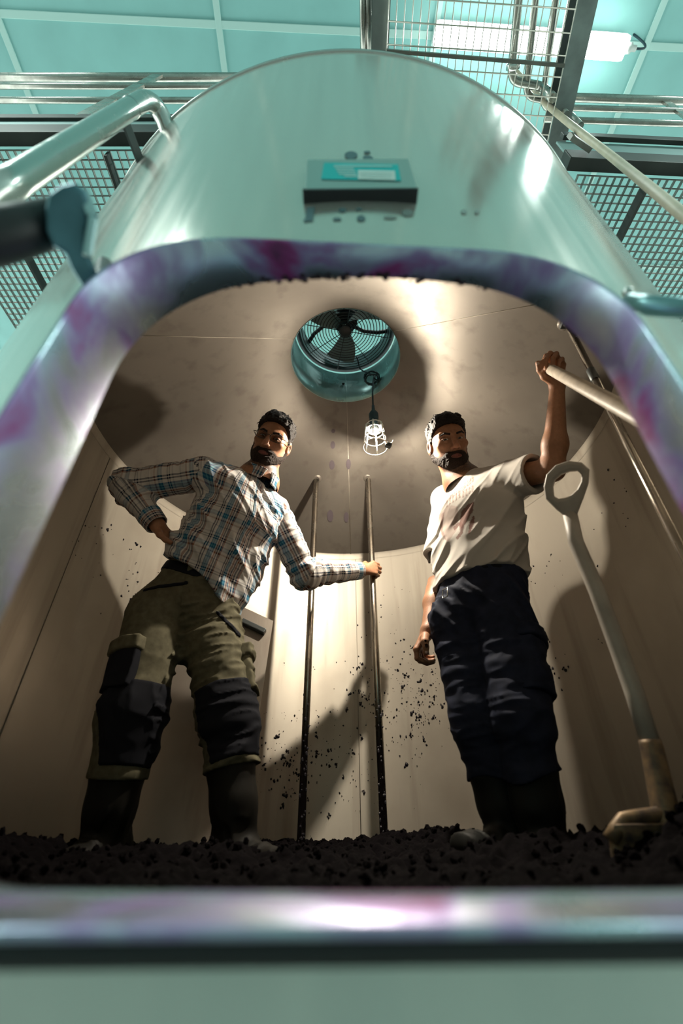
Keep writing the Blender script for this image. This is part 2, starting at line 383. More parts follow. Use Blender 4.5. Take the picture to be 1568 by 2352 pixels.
# guide rails on the back and right side
def rail(top, zb, fl):
    bm = B(); top = Vector(top); add_tube(bm, [(top.x, top.y, zb), top], 0.0155 if fl else 0.0115, 20); r = obj('guide_rail', bm, M_rail, tank)
    bm = B(); add_lathe(bm, [(0.034, 0.0), (0.034, -0.006), (0.018, -0.012)], top+Vector((0, 0, 0.012)), 20, Matrix.Rotation(-0.5*fl, 3, 'X')); obj('flange', bm, M_cone, r)
    return r
M_rail = mat('rail_steel', (0.55, 0.50, 0.43), 0.24, 1.0, noise=0.4, nscale=(30, 30, 12), rvar=0.1)
def cone_z(x, y): r = math.hypot(x-TC.x, y-TC.y); return WALL_Z+(RI-r)/(RI-HOLE_R)*(HOLE_Z-WALL_Z)
RAILY = 2.05
xl = at_y(709, 1500, RAILY).x; xr = at_y(863, 1500, RAILY).x
for x in (xl, xr): rail((x, RAILY, cone_z(x, RAILY)), 0.0, 1)
p = at_z(1303, 744, 1.60)
for _ in range(30):
    p = at_z(1303, 744, cone_z(p.x, p.y))
side_rail = rail((p.x, p.y, p.z), 0.0, 0)
bm = B(); add_box(bm, (p.x+0.004, p.y, p.z-0.002), (0.06, 0.03, 0.02), None, 0.004); obj('bracket', bm, M_dark, side_rail)
bm = B(); add_lathe(bm, [(0.0125, 0), (0.0145, 0.004), (0.0145, 0.05), (0.0125, 0.054)], (p.x, p.y, p.z-0.32), 18); obj('collar', bm, M_dark, side_rail)

# splashes of grape skin on the wall, each a crumpled little flake, all one mass
rr = random.Random(11); bm = B()
def flake(px, py, s):
    r = ray(px, py); a = r.x*r.x+r.y*r.y; bq = 2*(r.x*(0-TC.x)+r.y*(0-TC.y)); c = TC.x**2+TC.y**2-(RI-0.003)**2
    t = (-bq+math.sqrt(bq*bq-4*a*c))/(2*a); p = CAM+r*t
    if p.z > WALL_Z-0.03 or p.z < 0.05: return
    nrm = Vector((TC.x-p.x, TC.y-p.y, 0)).normalized(); x, y, _ = frame_of(nrm)
    k = rr.randint(5, 7); vs = []
    for i in range(k):
        q = 2*PI*i/k; q2 = s*rr.uniform(0.45, 1.25); vs.append(bm.verts.new(p+(x*math.cos(q)*rr.uniform(0.6, 1)+y*math.sin(q))*q2-nrm*0.002))
    cv = bm.verts.new(p+nrm*s*rr.uniform(0.3, 0.7))
    for i in range(k): bm.faces.new((vs[i], vs[(i+1) % k], cv))
def cluster(cx, cy, sx, sy, n, s0, s1):
    for _ in range(n):
        s = s0+(s1-s0)*rr.random()**3
        x, y = rr.gauss(cx, sx), rr.gauss(cy, sy); flake(x, y, s)
        if s > 0.008:
            for _ in range(3): flake(x+rr.gauss(0, 4), y+rr.gauss(0, 4), s*0.6)
cluster(940, 1590, 40, 70, 150, 0.002, 0.012); cluster(960, 1640, 35, 60, 70, 0.002, 0.010); cluster(650, 1750, 55, 45, 130, 0.002, 0.012)
cluster(780, 1760, 70, 70, 90, 0.002, 0.010); cluster(830, 1600, 25, 70, 35, 0.003, 0.013); cluster(780, 1450, 80, 60, 16, 0.002, 0.007)
cluster(300, 1330, 12, 40, 22, 0.003, 0.011); cluster(230, 1230, 45, 45, 14, 0.002, 0.009); cluster(1250, 1300, 60, 25, 18, 0.002, 0.007)
cluster(1260, 1560, 25, 40, 20, 0.003, 0.013); cluster(1390, 1120, 40, 40, 10, 0.003, 0.008); cluster(900, 1420, 40, 40, 16, 0.002, 0.007); cluster(700, 1650, 60, 15, 30, 0.002, 0.006)
for _ in range(60): flake(rr.uniform(150, 1450), rr.uniform(1150, 1900), rr.uniform(0.001, 0.004))
M_skin_flake = mat('grape_skin', (0.012, 0.010, 0.016), 0.45)
kind(obj('grape_skin_specks', bm, M_skin_flake, wall), 'stuff')
# grape skin stuck on the rails
bm = B()
for x in (xl, xr):
    for _ in range(45):
        z = 0.12+0.55*rr.random()**1.6; a = rr.uniform(-2.6, -0.5); q = Vector((x+0.0155*math.cos(a), RAILY+0.0155*math.sin(a), z))
        bmesh.ops.create_icosphere(bm, subdivisions=1, radius=rr.uniform(0.002, 0.006), matrix=Matrix.Translation(q) @ Matrix.Diagonal((1, 0.6, rr.uniform(0.7, 2), 1)))
kind(obj('grape_skin_specks', bm, M_skin_flake, tank), 'stuff')
# dark runs and blots on the cone behind the lamp
def cone_pt(px, py):
    q = at_z(px, py, 1.9)
    for _ in range(40): q = at_z(px, py, 0.5*q.z+0.5*cone_z(q.x, q.y))
    return q
M_blot = mat('pulp_blot', (0.10, 0.08, 0.09), 0.5, 0.2)
for (px, py, w, h) in ((764, 1022, 6, 9), (762, 1068, 7, 11), (800, 1066, 6, 12), (758, 1185, 8, 14), (795, 1188, 6, 12), (765, 990, 5, 5)):
    c = cone_pt(px, py); vs = []; bm = B()
    for i in range(12):
        a = 2*PI*i/12; q = cone_pt(px+w*math.cos(a)*0.9, py+h*math.sin(a)); vs.append(bm.verts.new(q-(q-CAM).normalized()*0.002))
    bm.faces.new(vs); obj('pulp_blot', bm, M_blot, cone)
# ------------------------------------------------------------------ pipe up the tank's left side
bm = B()
lo = at_depth(-60, 478, 0.70); hi = at_depth(300, 248, 1.31); el = at_depth(352, 216, 1.42); bk = at_depth(374, 262, 1.40)
tip = Vector((bk.x+0.02, bk.y+0.09, bk.z-0.02))
pts = [lo+(hi-lo)*t/6 for t in range(7)] + arc_pts(hi+(el-hi)*0.35, el, el+(tip-el)*0.5, 8)[1:] + [tip]
add_tube(bm, pts, 0.0265, 24); dp = obj('drain_pipe', bm, M_steel, tank)
bm = B(); q = lo+(hi-lo)*0.90; add_bar(bm, q, Vector((q.x+0.025, q.y+0.19, q.z-0.01)), 0.006, 0.05); obj('pipe_bracket', bm, M_dark, dp)
bm = B(); q = hi; d = (hi-lo).normalized(); add_lathe(bm, [(0.0268, -0.006), (0.0285, 0), (0.0268, 0.006)], q, 24, Matrix((frame_of(d)[0], frame_of(d)[1], d)).transposed()); obj('weld_collar', bm, M_steel, dp)

# ------------------------------------------------------------------ catwalks and walkway overhead
def grating(bm, ox, oy, ux, uy, nu, nv, pitch_u, pitch_v, z, hu=0.016, hv=0.010, t=0.003):
    U = Vector((*ux, 0)).normalized(); Vv = Vector((*uy, 0)).normalized(); O = Vector((ox, oy, z))
    for i in range(nu+1):
        a = O+U*(i*pitch_u); add_bar(bm, a, a+Vv*(nv*pitch_v), t, hu)
    for j in range(nv+1):
        a = O+Vv*(j*pitch_v); add_bar(bm, a+Vector((0, 0, -hu/2+hv/2+0.001)), a+U*(nu*pitch_u)+Vector((0, 0, -hu/2+hv/2+0.001)), t, hv)
M_grdark = mat('dark_grating', (0.22, 0.22, 0.20), 0.45, 0.7)
PLZ = CAMZ+2.34                  # underside of the catwalk floor
M_edge = mat('edge_steel', (0.055, 0.06, 0.055), 0.5, 0.4, noise=0.4, nscale=(6, 6, 6))
def catwalk(side):
    if side < 0: t = thing('catwalk', 'grey metal catwalk with triple tube railing left of the tank', 'catwalk', (-1.4, 0.7, PLZ), 'catwalks beside the tank top')
    else: t = thing('catwalk', 'grey metal catwalk with triple tube railing right of the tank', 'catwalk', (1.5, 0.8, PLZ), 'catwalks beside the tank top')
    if side < 0: rows = ((178, 178, 0.021, 0.95), (198, 198, 0.014, 0.78), (230, 231, 0.014, 0.55)); xa, xb = -200, 600
    else: rows = ((222, 240, 0.021, 0.95), (246, 262, 0.014, 0.78), (274, 292, 0.014, 0.55)); xa, xb = 1250, 1800
    rails = []
    for (ya, yb, r, h) in rows:
        a = at_z(xa, ya, PLZ+h); b = at_z(xb, yb, PLZ+h); bm = B(); add_tube(bm, [a, b], r, 14); obj('railing_tube', bm, M_tube, t); rails.append((a, b))
    # edge channel: a deep dark beam with a light toe board above it
    if side < 0: e1, e2, k1, k2 = at_z(-200, 302, PLZ+0.10), at_z(470, 302, PLZ+0.10), at_z(-200, 272, PLZ+0.3), at_z(470, 272, PLZ+0.3)
    else: e1, e2, k1, k2 = at_z(1290, 358, PLZ+0.10), at_z(1800, 384, PLZ+0.10), at_z(1290, 312, PLZ+0.3), at_z(1800, 336, PLZ+0.3)
    bm = B(); add_bar(bm, e1-Vector((0, 0, 0.05)), e2-Vector((0, 0, 0.05)), 0.05, 0.10, bev=0.004); obj('edge_beam', bm, M_edge, t)
    bm = B(); add_bar(bm, k1, k2, 0.02, 0.05, bev=0.003); obj('toe_board', bm, M_edge, t)
    bm = B(); add_bar(bm, (k1+e1)/2+Vector((0, .01, 0.0)), (k2+e2)/2+Vector((0, .01, 0.0)), 0.008, 0.16); obj('edge_plate', bm, mat('edge_plate', (0.30, 0.44, 0.43), 0.5, 0.2), t)
    d = (e2-e1).normalized(); nrm = Vector((-d.y, d.x, 0))
    if side < 0: o = e1+nrm*0.03; nu = 42
    else: o = e1+nrm*0.03+d*0.05; nu = 40
    bm = B(); grating(bm, o.x, o.y, (d.x, d.y), (nrm.x, nrm.y), nu, 26, 0.033, 0.033, PLZ-0.02)
    kind(obj('grating', bm, M_grdark, t), 'stuff')
    for s in (0.22, 0.62):
        bm = B(); a = o+d*(nu*0.033*s); a.z = PLZ-0.06; add_bar(bm, a, a+nrm*0.86, 0.012, 0.05); obj('bearer', bm, M_edge, t)
    return t, rails
cwl, rl = catwalk(-1); cwr, rr_ = catwalk(1)
bm = B(); a = at_z(366, 172, PLZ+0.95); b = at_z(182, 270, PLZ+0.30); add_bar(bm, b, a, 0.05, 0.012, up=(0, 1, 0.2)); obj('railing_post', bm, M_tube, cwl)
bm = B(); a = at_z(1345, 318, PLZ+0.3); b = at_z(1352, 300, PLZ+0.45); add_bar(bm, at_z(1308, 312, PLZ+0.06), at_z(1352, 342, PLZ+0.06), 0.02, 0.05); obj('bracket', bm, M_beam, cwr)
bm = B(); a = at_z(1420, 232, PLZ+0.95); add_bar(bm, a+Vector((0.25, 0.0, -0.9)), a+Vector((0.25, 0.0, 0)), 0.04, 0.012, up=(0, 1, 0)); obj('railing_post', bm, M_tube, cwr)

WKZ = CAMZ+2.75
wk = thing('walkway', 'overhead walkway of open wire grating between two steel beams', 'walkway', (0.6, 0.5, WKZ))
def beam(x0, x1, y0, y1, name='side_beam', hgt=0.12, wid=None):
    a = at_z(x0, y0, WKZ+hgt/2); b = at_z(x1, y1, WKZ+hgt/2); d = (b-a); a = a-d*1.2
    bm = B(); add_bar(bm, a, b+d*0.35, wid, 0.01); add_bar(bm, a+Vector((wid/2-0.005, 0, hgt/2)), b+d*0.35+Vector((wid/2-0.005, 0, hgt/2)), 0.01, hgt); add_bar(bm, a+Vector((0, 0, hgt)), b+d*0.35+Vector((0, 0, hgt)), wid, 0.01); return obj(name, bm, M_beam2, wk)
M_beam2 = mat('walkway_beam', (0.36, 0.40, 0.39), 0.4, 0.8, noise=0.4, nscale=(9, 9, 3), rvar=0.1)
beam(876, 872, 0, 118, wid=0.075); beam(1349, 1283, 0, 305, wid=0.085)
for px in (833, 846):
    a = at_z(px, 0, WKZ+0.1); b = at_z(px+1, 118, WKZ+0.1); d = b-a; bm = B(); add_tube(bm, [a-d*1.2, b+d*0.4], 0.014, 12); obj('conduit', bm, M_tube, wk)
L0, L1 = at_z(893, 0, WKZ), at_z(887, 120, WKZ); R0, R1 = at_z(1326, 0, WKZ), at_z(1262, 300, WKZ)
dirw = (R1-R0).normalized(); dl = (L1-L0).normalized()
ya, yb = L0.y-0.35, R1.y+0.12
def onl(y): return L0+dl*((y-L0.y)/dl.y)
def onr(y): return R0+dirw*((y-R0.y)/dirw.y)
for k in range(24):                                    # long wires
    t = k/23; bm = B(); a = onl(ya).lerp(onr(ya), t); b = onl(yb).lerp(onr(yb), t); add_tube(bm, [a, b], 0.0022, 6); obj('grating_wire', bm, M_gwire, wk)
y = ya; k = 0
while y < yb:                                          # cross wires
    bm = B(); add_tube(bm, [onl(y)+Vector((0, 0, -0.004)), onr(y+0.035)+Vector((0, 0, -0.004))], 0.0028, 6); obj('grating_wire', bm, M_gwire, wk); y += 0.068
bm = B(); add_bar(bm, onl(L1.y-0.005)+Vector((0, 0, -0.006)), onr(L1.y+0.04)+Vector((0, 0, -0.006)), 0.012, 0.02); obj('grating_edge', bm, M_beam, wk)

# pipes over the grating with bends, each lying on the walkway
PIPZ = WKZ+0.22
for i, (x0, x1, yb_, xo) in enumerate(((1196, 1172, 186, 46), (1236, 1206, 222, 42), (1284, 1244, 246, 36))):
    a = at_z(x0, -60, PIPZ); b = at_z(x1, yb_, PIPZ); c = at_z(x1+xo, yb_+8, PIPZ)
    d = (b-a).normalized(); bm = B(); e = (c-b).normalized()
    pts = [a-d*0.4, a, b-d*0.05]+arc_pts(b-d*0.05, b, b+e*0.05, 7)[1:]+[c+e*0.02]+arc_pts(c+e*0.02, c+e*0.06, c+e*0.06+Vector((0, 0, -0.05)), 6)[1:]+[c+e*0.06+Vector((0, 0, -0.20))]
    add_tube(bm, pts, 0.019 if i == 0 else 0.015, 14)
    t = obj('overhead_pipe', bm, M_tube)
    tag(t, ('leftmost and thickest of three bent steel pipes above the grating', 'middle one of three bent steel pipes above the grating', 'rightmost of three bent steel pipes above the grating, by the beam')[i], 'pipe', 'pipes above the grating')
    if i == 0:
        d2 = Vector((d.x, d.y, d.z)); MM = Matrix((frame_of(d)[0], frame_of(d)[1], d)).transposed()
        bm = B(); add_lathe(bm, [(0.02, -0.014), (0.032, -0.010), (0.032, 0.010), (0.02, 0.014)], at_z(1178, 152, PIPZ), 18, MM); obj('pipe_clamp', bm, M_steel, t)

# ------------------------------------------------------------------ ceiling tube light
LZ = CZ-0.14
M_tubeglow = mat('lit_diffuser', (0.9, 0.95, 0.92), 0.4, emit=(0.93, 1.0, 0.93), estr=13.0)
M_house = mat('light_housing', (0.55, 0.60, 0.58), 0.4)
def tube_light(a, b, label):
    d = (b-a).normalized(); s = d.cross(Vector((0, 0, 1))).normalized()
    fx = thing('tube_light', label, 'light', (a+b)/2)
    bm = B(); add_bar(bm, a, b, 0.13, 0.075, bev=0.022); obj('diffuser', bm, M_tubeglow, fx)
    bm = B(); add_bar(bm, a+Vector((0, 0, 0.06)), b+Vector((0, 0, 0.06)), 0.11, 0.05, bev=0.008); obj('housing', bm, M_house, fx)
    bm = B(); add_lathe(bm, [(0.001, 0), (0.022, 0), (0.03, 0.01), (0.03, 0.035), (0.018, 0.04), (0.018, 0.07), (0.001, 0.07)], b, 16, Matrix((s, d.cross(s), d)).transposed()); obj('end_gland', bm, M_house, fx)
    bm = B(); e = b+d*0.07; add_tube(bm, arc_pts(e, e+d*0.14+Vector((0, 0, -0.02)), e+d*0.02+Vector((-0.01, -0.05, 0.15)), 10), 0.007, 8); obj('power_cable', bm, M_rubber, fx)
    la = bpy.data.lights.new('tube_glow', 'AREA'); la.shape = 'RECTANGLE'; la.size = (b-a).length; la.size_y = 0.12; la.energy = TUBE_W; la.color = (0.88, 1.0, 0.95)
    lo_ = bpy.data.objects.new('tube_glow', la); COL.objects.link(lo_); lo_.location = (a+b)/2-Vector((0, 0, 0.05)); lo_.rotation_euler = (0, 0, math.atan2(d.y, d.x)); lo_.parent = fx; lo_.matrix_parent_inverse = Matrix.Translation(-fx.location)
A_, B_ = at_z(998, 78, LZ), at_z(1436, 110, LZ)
tube_light(A_, B_, 'long glowing white tube light on the ceiling above the walkway')
for k, (x, y) in enumerate(((-3.4, -0.9), (2.9, -1.2))):  # out of view; the right one is added to light shell and lip
    tube_light(Vector((x, y, LZ)), Vector((x+1.28, y+0.045, LZ)), ('unseen ceiling tube light over the aisle left of the tank door', 'unseen ceiling tube light added over the aisle right of the tank door')[k])
# ------------------------------------------------------------------ cream hose from the walkway down to the right
M_hose = mat('cream_hose', (0.74, 0.62, 0.46), 0.5, noise=0.15, nscale=(20, 20, 20))
bm = B(); h0 = at_depth(1178, 158, 2.35); h1 = at_depth(1262, 246, 2.2); h2 = at_depth(1420, 372, 1.55); h3 = at_depth(1590, 512, 1.05); h4 = at_depth(1800, 690, 0.8)
ctl = [h0, h1, h2, h3, h4]; pts = []
for i in range(len(ctl)-1):
    p0 = ctl[max(0, i-1)]; p1 = ctl[i]; p2 = ctl[i+1]; p3 = ctl[min(len(ctl)-1, i+2)]
    for k in range(8):
        t = k/8; pts.append(0.5*((2*p1)+(p2-p0)*t+(2*p0-5*p1+4*p2-p3)*t*t+(3*p1-p0-3*p2+p3)*t**3))
pts.append(h4); add_tube(bm, pts, 0.0135, 12); tag(obj('hose', bm, M_hose), 'cream hose slanting down from the walkway past the right of the tank', 'hose')
# ------------------------------------------------------------------ fittings on the tank front
def extrude_px(pts, depth, thick, m, name, parent, bev=0.004, hole=None):
    # a plate cut to an outline, standing at a real distance with a real thickness
    c = at_depth(sum(p[0] for p in pts)/len(pts), sum(p[1] for p in pts)/len(pts), depth); n = (c-CAM).normalized()
    def on(p): r = ray(*p); return CAM + r*((c-CAM).dot(n)/r.dot(n))
    A = [on(p) for p in pts]; bm = B()
    if hole is None:
        f0 = [bm.verts.new(p) for p in A]; f1 = [bm.verts.new(p+n*thick) for p in A]
        bm.faces.new(f0); bm.faces.new(f1[::-1]); k = len(A)
        for i in range(k): bm.faces.new((f0[i], f1[i], f1[(i+1) % k], f0[(i+1) % k]))
    else:
        H = [on(p) for p in hole]; k = len(A)
        L = [[bm.verts.new(p) for p in A], [bm.verts.new(p+n*thick) for p in A], [bm.verts.new(p+n*thick) for p in H], [bm.verts.new(p) for p in H]]
        for a in range(4):
            P, Q = L[a], L[(a+1) % 4]
            for i in range(k): bm.faces.new((P[i], Q[i], Q[(i+1) % k], P[(i+1) % k]))
    if bev:
        bmesh.ops.recalc_face_normals(bm, faces=bm.faces)
        es = [e for e in bm.edges if len(e.link_faces) == 2 and e.calc_face_angle() > 0.9]
        bmesh.ops.bevel(bm, geom=es, offset=bev, segments=2, profile=0.6, affect='EDGES')
    return obj(name, bm, m, parent)
M_hinge = mat('blue_steel', (0.12, 0.26, 0.32), 0.35, 0.75, noise=0.5, nscale=(12, 12, 12))
hg = extrude_px([(104, 478), (112, 445), (140, 424), (170, 418), (198, 436), (208, 470), (204, 530), (206, 580), (220, 620), (240, 655), (228, 684), (196, 668), (165, 620), (150, 585), (122, 566), (106, 530)], 0.50, 0.05, M_hinge, 'hinge', tank, 0.006)
bm = B(); q = at_depth(136, 492, 0.498); n_ = (q-CAM).normalized(); x_, y_, _ = frame_of(n_); MM = Matrix((x_, y_, n_)).transposed()
add_lathe(bm, [(0.0005, -0.006), (0.009, -0.006), (0.011, -0.002), (0.011, 0.01)], q, 6, MM, smooth=False); obj('bolt', bm, M_dark, hg)
bm = B(); add_bar(bm, at_depth(192, 438, 0.497), at_depth(214, 500, 0.497), 0.012, 0.01, up=n_, bev=0.003); add_bar(bm, at_depth(214, 500, 0.497), at_depth(200, 590, 0.5), 0.010, 0.01, up=n_, bev=0.003); obj('hinge_strap', bm, mat('hinge_strap', (0.45, 0.62, 0.64), 0.3, 0.8), hg)
bm = B(); add_tube(bm, [at_depth(150, 505, 0.525), at_depth(20, 538, 0.49), at_depth(-260, 610, 0.43)], [0.024, 0.027, 0.027], 20); obj('hinge_arm', bm, M_black, hg)
bm = B(); add_tube(bm, [at_depth(228, 670, 0.54), at_depth(236, 640, 0.58), at_depth(240, 610, 0.66)], 0.012, 12); obj('hinge_foot', bm, M_dark, hg)
M_latch = mat('latch_steel', (0.20, 0.36, 0.38), 0.35, 0.8)
bm = B(); add_tube(bm, [at_depth(1447, 690, 0.62), at_depth(1492, 702, 0.58), at_depth(1700, 718, 0.52)], [0.010, 0.0125, 0.0125], 16); lt = obj('latch', bm, M_latch, tank)
bm = B(); q = at_depth(1441, 672, 0.64); bmesh.ops.create_uvsphere(bm, u_segments=14, v_segments=8, radius=0.008, matrix=Matrix.Translation(q)); obj('latch_knob', bm, M_steel, lt, True)
bm = B(); add_tube(bm, [at_depth(1447, 690, 0.62), at_depth(1452, 690, 0.80)], 0.010, 12); obj('latch_foot', bm, M_steel, lt)

# label holder on the shell over the door, with its printed label
NX0 = at_y(697, 440, 0.285).x; NX1 = at_y(962, 452, 0.285).x; NY = 0.285; NZ = CAMZ+0.822
M_holder = mat('holder_steel', (0.56, 0.58, 0.55), 0.3, 1.0)
yb0 = wally(0.02, RO)
bm = B(); add_box(bm, ((NX0+NX1)/2, (NY+yb0)/2+0.004, NZ+0.065), (NX1-NX0, yb0-NY+0.008, 0.13), Matrix.Rotation(math.radians(-1.5), 3, 'Y'), 0.0025); hold = obj('label_holder', bm, M_holder, tank)
RY = Matrix.Rotation(math.radians(-1.5), 3, 'Y')
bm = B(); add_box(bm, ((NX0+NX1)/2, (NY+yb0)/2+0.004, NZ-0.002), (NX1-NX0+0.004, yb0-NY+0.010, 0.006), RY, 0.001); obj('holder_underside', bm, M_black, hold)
M_teal = mat('label_teal', (0.0, 0.52, 0.52), 0.5); M_pale = mat('label_print', (0.50, 0.80, 0.76), 0.5); M_white = mat('label_white', (0.72, 0.85, 0.80), 0.5); M_ink = mat('stencil_ink', (0.05, 0.12, 0.16), 0.6)
def on_holder(px, py): r = ray(px, py); return CAM + r*((NY-0.0005)/r.y)
def decal(quad, m, name, parent, off=0.0):
    bm = B(); bm.faces.new([bm.verts.new(on_holder(*p)+Vector((0, -off, 0))) for p in quad]); return obj(name, bm, m, parent)
lab = decal([(737, 412), (921, 416), (914, 378), (744, 374)], M_teal, 'label', hold, 0.0004)
decal([(822, 413), (908, 415), (906, 394), (822, 392)], M_white, 'label_field', lab, 0.0010)
for (x0, x1, yy) in ((766, 900, 382), (770, 812, 388), (774, 816, 394), (778, 818, 400), (790, 820, 405)):
    decal([(x0, yy+2.2), (x1, yy+2.6), (x1, yy-0.4), (x0, yy-0.8)], M_pale, 'label_line', lab, 0.0010)
for yy in (398, 403, 408):
    decal([(828, yy+1.2), (900, yy+2.0), (900, yy+0.6), (828, yy-0.2)], M_pale, 'label_line', lab, 0.0014)
def shell_pt(px, py, R=RO+0.0012):
    r = ray(px, py); a = r.x*r.x+r.y*r.y; bq = -2*(r.x*TC.x+r.y*TC.y); c = TC.x**2+TC.y**2-R*R
    return CAM+r*((-bq-math.sqrt(max(0, bq*bq-4*a*c)))/(2*a))
M_mark = mat('dark_mark', (0.10, 0.18, 0.20), 0.5, 0.2); M_mark2 = mat('grey_mark', (0.36, 0.40, 0.38), 0.4, 0.6)  # flat dark and grey spots laid on the shell
def shell_mark(polys, m, name='shell_spot'):
    bm = B()
    for pl in polys: bm.faces.new([bm.verts.new(shell_pt(*p)) for p in pl])
    return obj(name, bm, m, shell)
def ell(cx, cy, a, b_, t=0): return [(cx+a*math.cos(k*PI/8)*math.cos(t)-b_*math.sin(k*PI/8)*math.sin(t), cy+a*math.cos(k*PI/8)*math.sin(t)+b_*math.sin(k*PI/8)*math.cos(t)) for k in range(16)]
shell_mark([[(704, 476), (722, 476), (718, 508), (700, 508)], [(697, 503), (706, 503), (706, 509), (697, 509)]], M_mark)
shell_mark([ell(786, 482, 9, 4.5), ell(774, 503, 10, 3.6)], M_mark); shell_mark([ell(824, 480, 7, 3), ell(829, 501, 10, 7)], M_mark)
shell_mark([ell(896, 499, 16, 3.5), ell(936, 488, 13, 8)], M_mark2); shell_mark([ell(1066, 486, 7, 5), ell(1096, 486, 6, 5)], M_mark2)
shell_mark([ell(806, 356, 15, 9), ell(845, 362, 12, 5.5, 0.15), ell(843, 349, 8, 3)], M_mark)  # dark ovals: a reflection painted onto the shell

# ------------------------------------------------------------------ fan standing on the neck
fan = thing('fan', 'round black extractor fan with wire guard sitting on the tank manhole', 'fan', (TC.x, TC.y, NECK_Z))
FZ0 = NECK_Z+0.006
M_ring = mat('fan_ring', (0.02, 0.035, 0.04), 0.45, 0.3); M_wire = mat('fan_wire', (0.015, 0.02, 0.022), 0.4, 0.4)
bm = B(); add_lathe(bm, [(0.238, 0.0), (0.262, 0.0), (0.262, 0.11), (0.238, 0.11), (0.238, 0.0)], (TC.x, TC.y, FZ0), 72); obj('fan_housing', bm, M_ring, fan)
for k in range(13):
    bm = B(); add_ring(bm, (TC.x, TC.y, FZ0+0.004), 0.040+0.0158*k, 0.0021, 64, 6); obj('guard_ring', bm, M_wire, fan)
for k in range(8):
    a = math.radians(10+45*k); bm = B(); add_tube(bm, [(TC.x+0.03*math.cos(a), TC.y+0.03*math.sin(a), FZ0), (TC.x+0.25*math.cos(a), TC.y+0.25*math.sin(a), FZ0)], 0.0022, 6); obj('guard_spoke', bm, M_wire, fan)
bm = B(); add_lathe(bm, [(0.001, -0.006), (0.028, -0.006), (0.036, 0.002), (0.036, 0.03), (0.02, 0.04)], (TC.x, TC.y, FZ0), 28); hub = obj('hub', bm, M_black, fan)
bm = B(); add_ring(bm, (TC.x-0.004, TC.y-0.03, FZ0+0.006), 0.008, 0.0022, 20, 6); obj('hub_badge', bm, M_pale, hub)
for k in range(3):
    bm = B(); a0 = math.radians(78+120*k); rows = []
    for i in range(9):
        r = 0.03+0.195*i/8; row = []
        for j in range(6):
            w = (j/5-0.5); a = a0 + w*(0.95-0.25*i/8) + 0.35*i/8
            row.append(bm.verts.new((TC.x+r*math.cos(a), TC.y+r*math.sin(a), FZ0+0.055+w*0.05)))
        rows.append(row)
    for i in range(8):
        for j in range(5): f = bm.faces.new((rows[i][j], rows[i+1][j], rows[i+1][j+1], rows[i][j+1])); f.smooth = True
    obj('blade', bm, mat('fan_blade', (0.28, 0.42, 0.42), 0.45), fan)
bm = B(); add_lathe(bm, [(0.001, 0.075), (0.062, 0.075), (0.066, 0.085), (0.066, 0.19), (0.05, 0.20), (0.001, 0.20)], (TC.x, TC.y, FZ0), 28); obj('motor', bm, M_black, fan)
for a in (0.45, 2.75, 4.1, 5.4):
    bm = B(); pts = [(TC.x+r*math.cos(a+s), TC.y+r*math.sin(a+s), FZ0+0.10) for r, s in ((0.05, 0.25), (0.12, 0.12), (0.19, -0.05), (0.25, -0.2))]; add_tube(bm, pts, 0.011, 8); obj('motor_arm', bm, M_black, fan)
bm = B(); add_box(bm, (TC.x+0.01, TC.y-0.10, FZ0+0.13), (0.11, 0.12, 0.08), None, 0.01); obj('junction_box', bm, M_black, fan)

# ------------------------------------------------------------------ the inspection lamp on its cord
LP = at_y(860, 992, 1.585)
lamp = thing('work_lamp', 'lit caged inspection lamp hanging from a cord below the manhole', 'lamp', LP)
M_bulb = mat('lit_bulb', (1, 0.95, 0.85), 0.3, emit=(1.0, 0.89, 0.72), estr=1.0)
BR = 0.019; M_bulb.node_tree.nodes['Principled BSDF'].inputs['Emission Strength'].default_value = BULB_W/(PI*2*PI*BR*BR*1.3)
bm = B(); add_lathe(bm, [(0.0005, -0.0135), (0.0085, -0.012), (0.0145, -0.0075), (0.0182, -0.001), (0.019, 0.003), (0.0185, 0.006)], LP, 16); bulb = obj('bulb', bm, M_bulb, lamp)
bm = B(); add_lathe(bm, [(0.0186, 0.006), (0.0188, 0.010), (0.016, 0.030), (0.014, 0.040)], LP, 20, cap0=True); obj('bulb_base', bm, M_house, bulb)
bm = B(); add_lathe(bm, [(0.016, 0.036), (0.026, 0.028), (0.036, 0.0150), (0.0365, 0.0130), (0.026, 0.024), (0.016, 0.032)], LP, 28); obj('cage_collar', bm, M_black, lamp)
M_cage = mat('white_cage_wire', (0.80, 0.80, 0.74), 0.35, 0.2)
zt, zb_ = LP.z+0.040, LP.z-0.100
def cage_r(z): return 0.042+(zt-z)/(zt-zb_)*0.017
cg = None
for z, rr_w in ((zt, 0.0022), (LP.z+0.005, 0.002), (LP.z-0.045, 0.002), (zb_, 0.0028)):
    bm = B(); add_ring(bm, (LP.x, LP.y, z), cage_r(z), rr_w, 40, 6); o = obj('cage_ring', bm, M_cage, lamp)
for k in range(6):
    a = 2*PI*k/6+0.30; bm = B()
    pts = [(LP.x+0.02*math.cos(a), LP.y+0.02*math.sin(a), zt+0.012), (LP.x+0.038*math.cos(a), LP.y+0.038*math.sin(a), zt+0.008)]+[(LP.x+cage_r(z)*math.cos(a), LP.y+cage_r(z)*math.sin(a), z) for z in (zt, zb_)]
    pts = pts[:3]+[pts[2].lerp(pts[3], 0.3) if False else tuple(pts[2][i]+(pts[3][i]-pts[2][i])*0.36 for i in range(3))]+pts[3:]
    add_tube(bm, pts, [0.003, 0.0045, 0.0048, 0.0042, 0.0021], 6); obj('cage_wire', bm, M_cage, lamp)
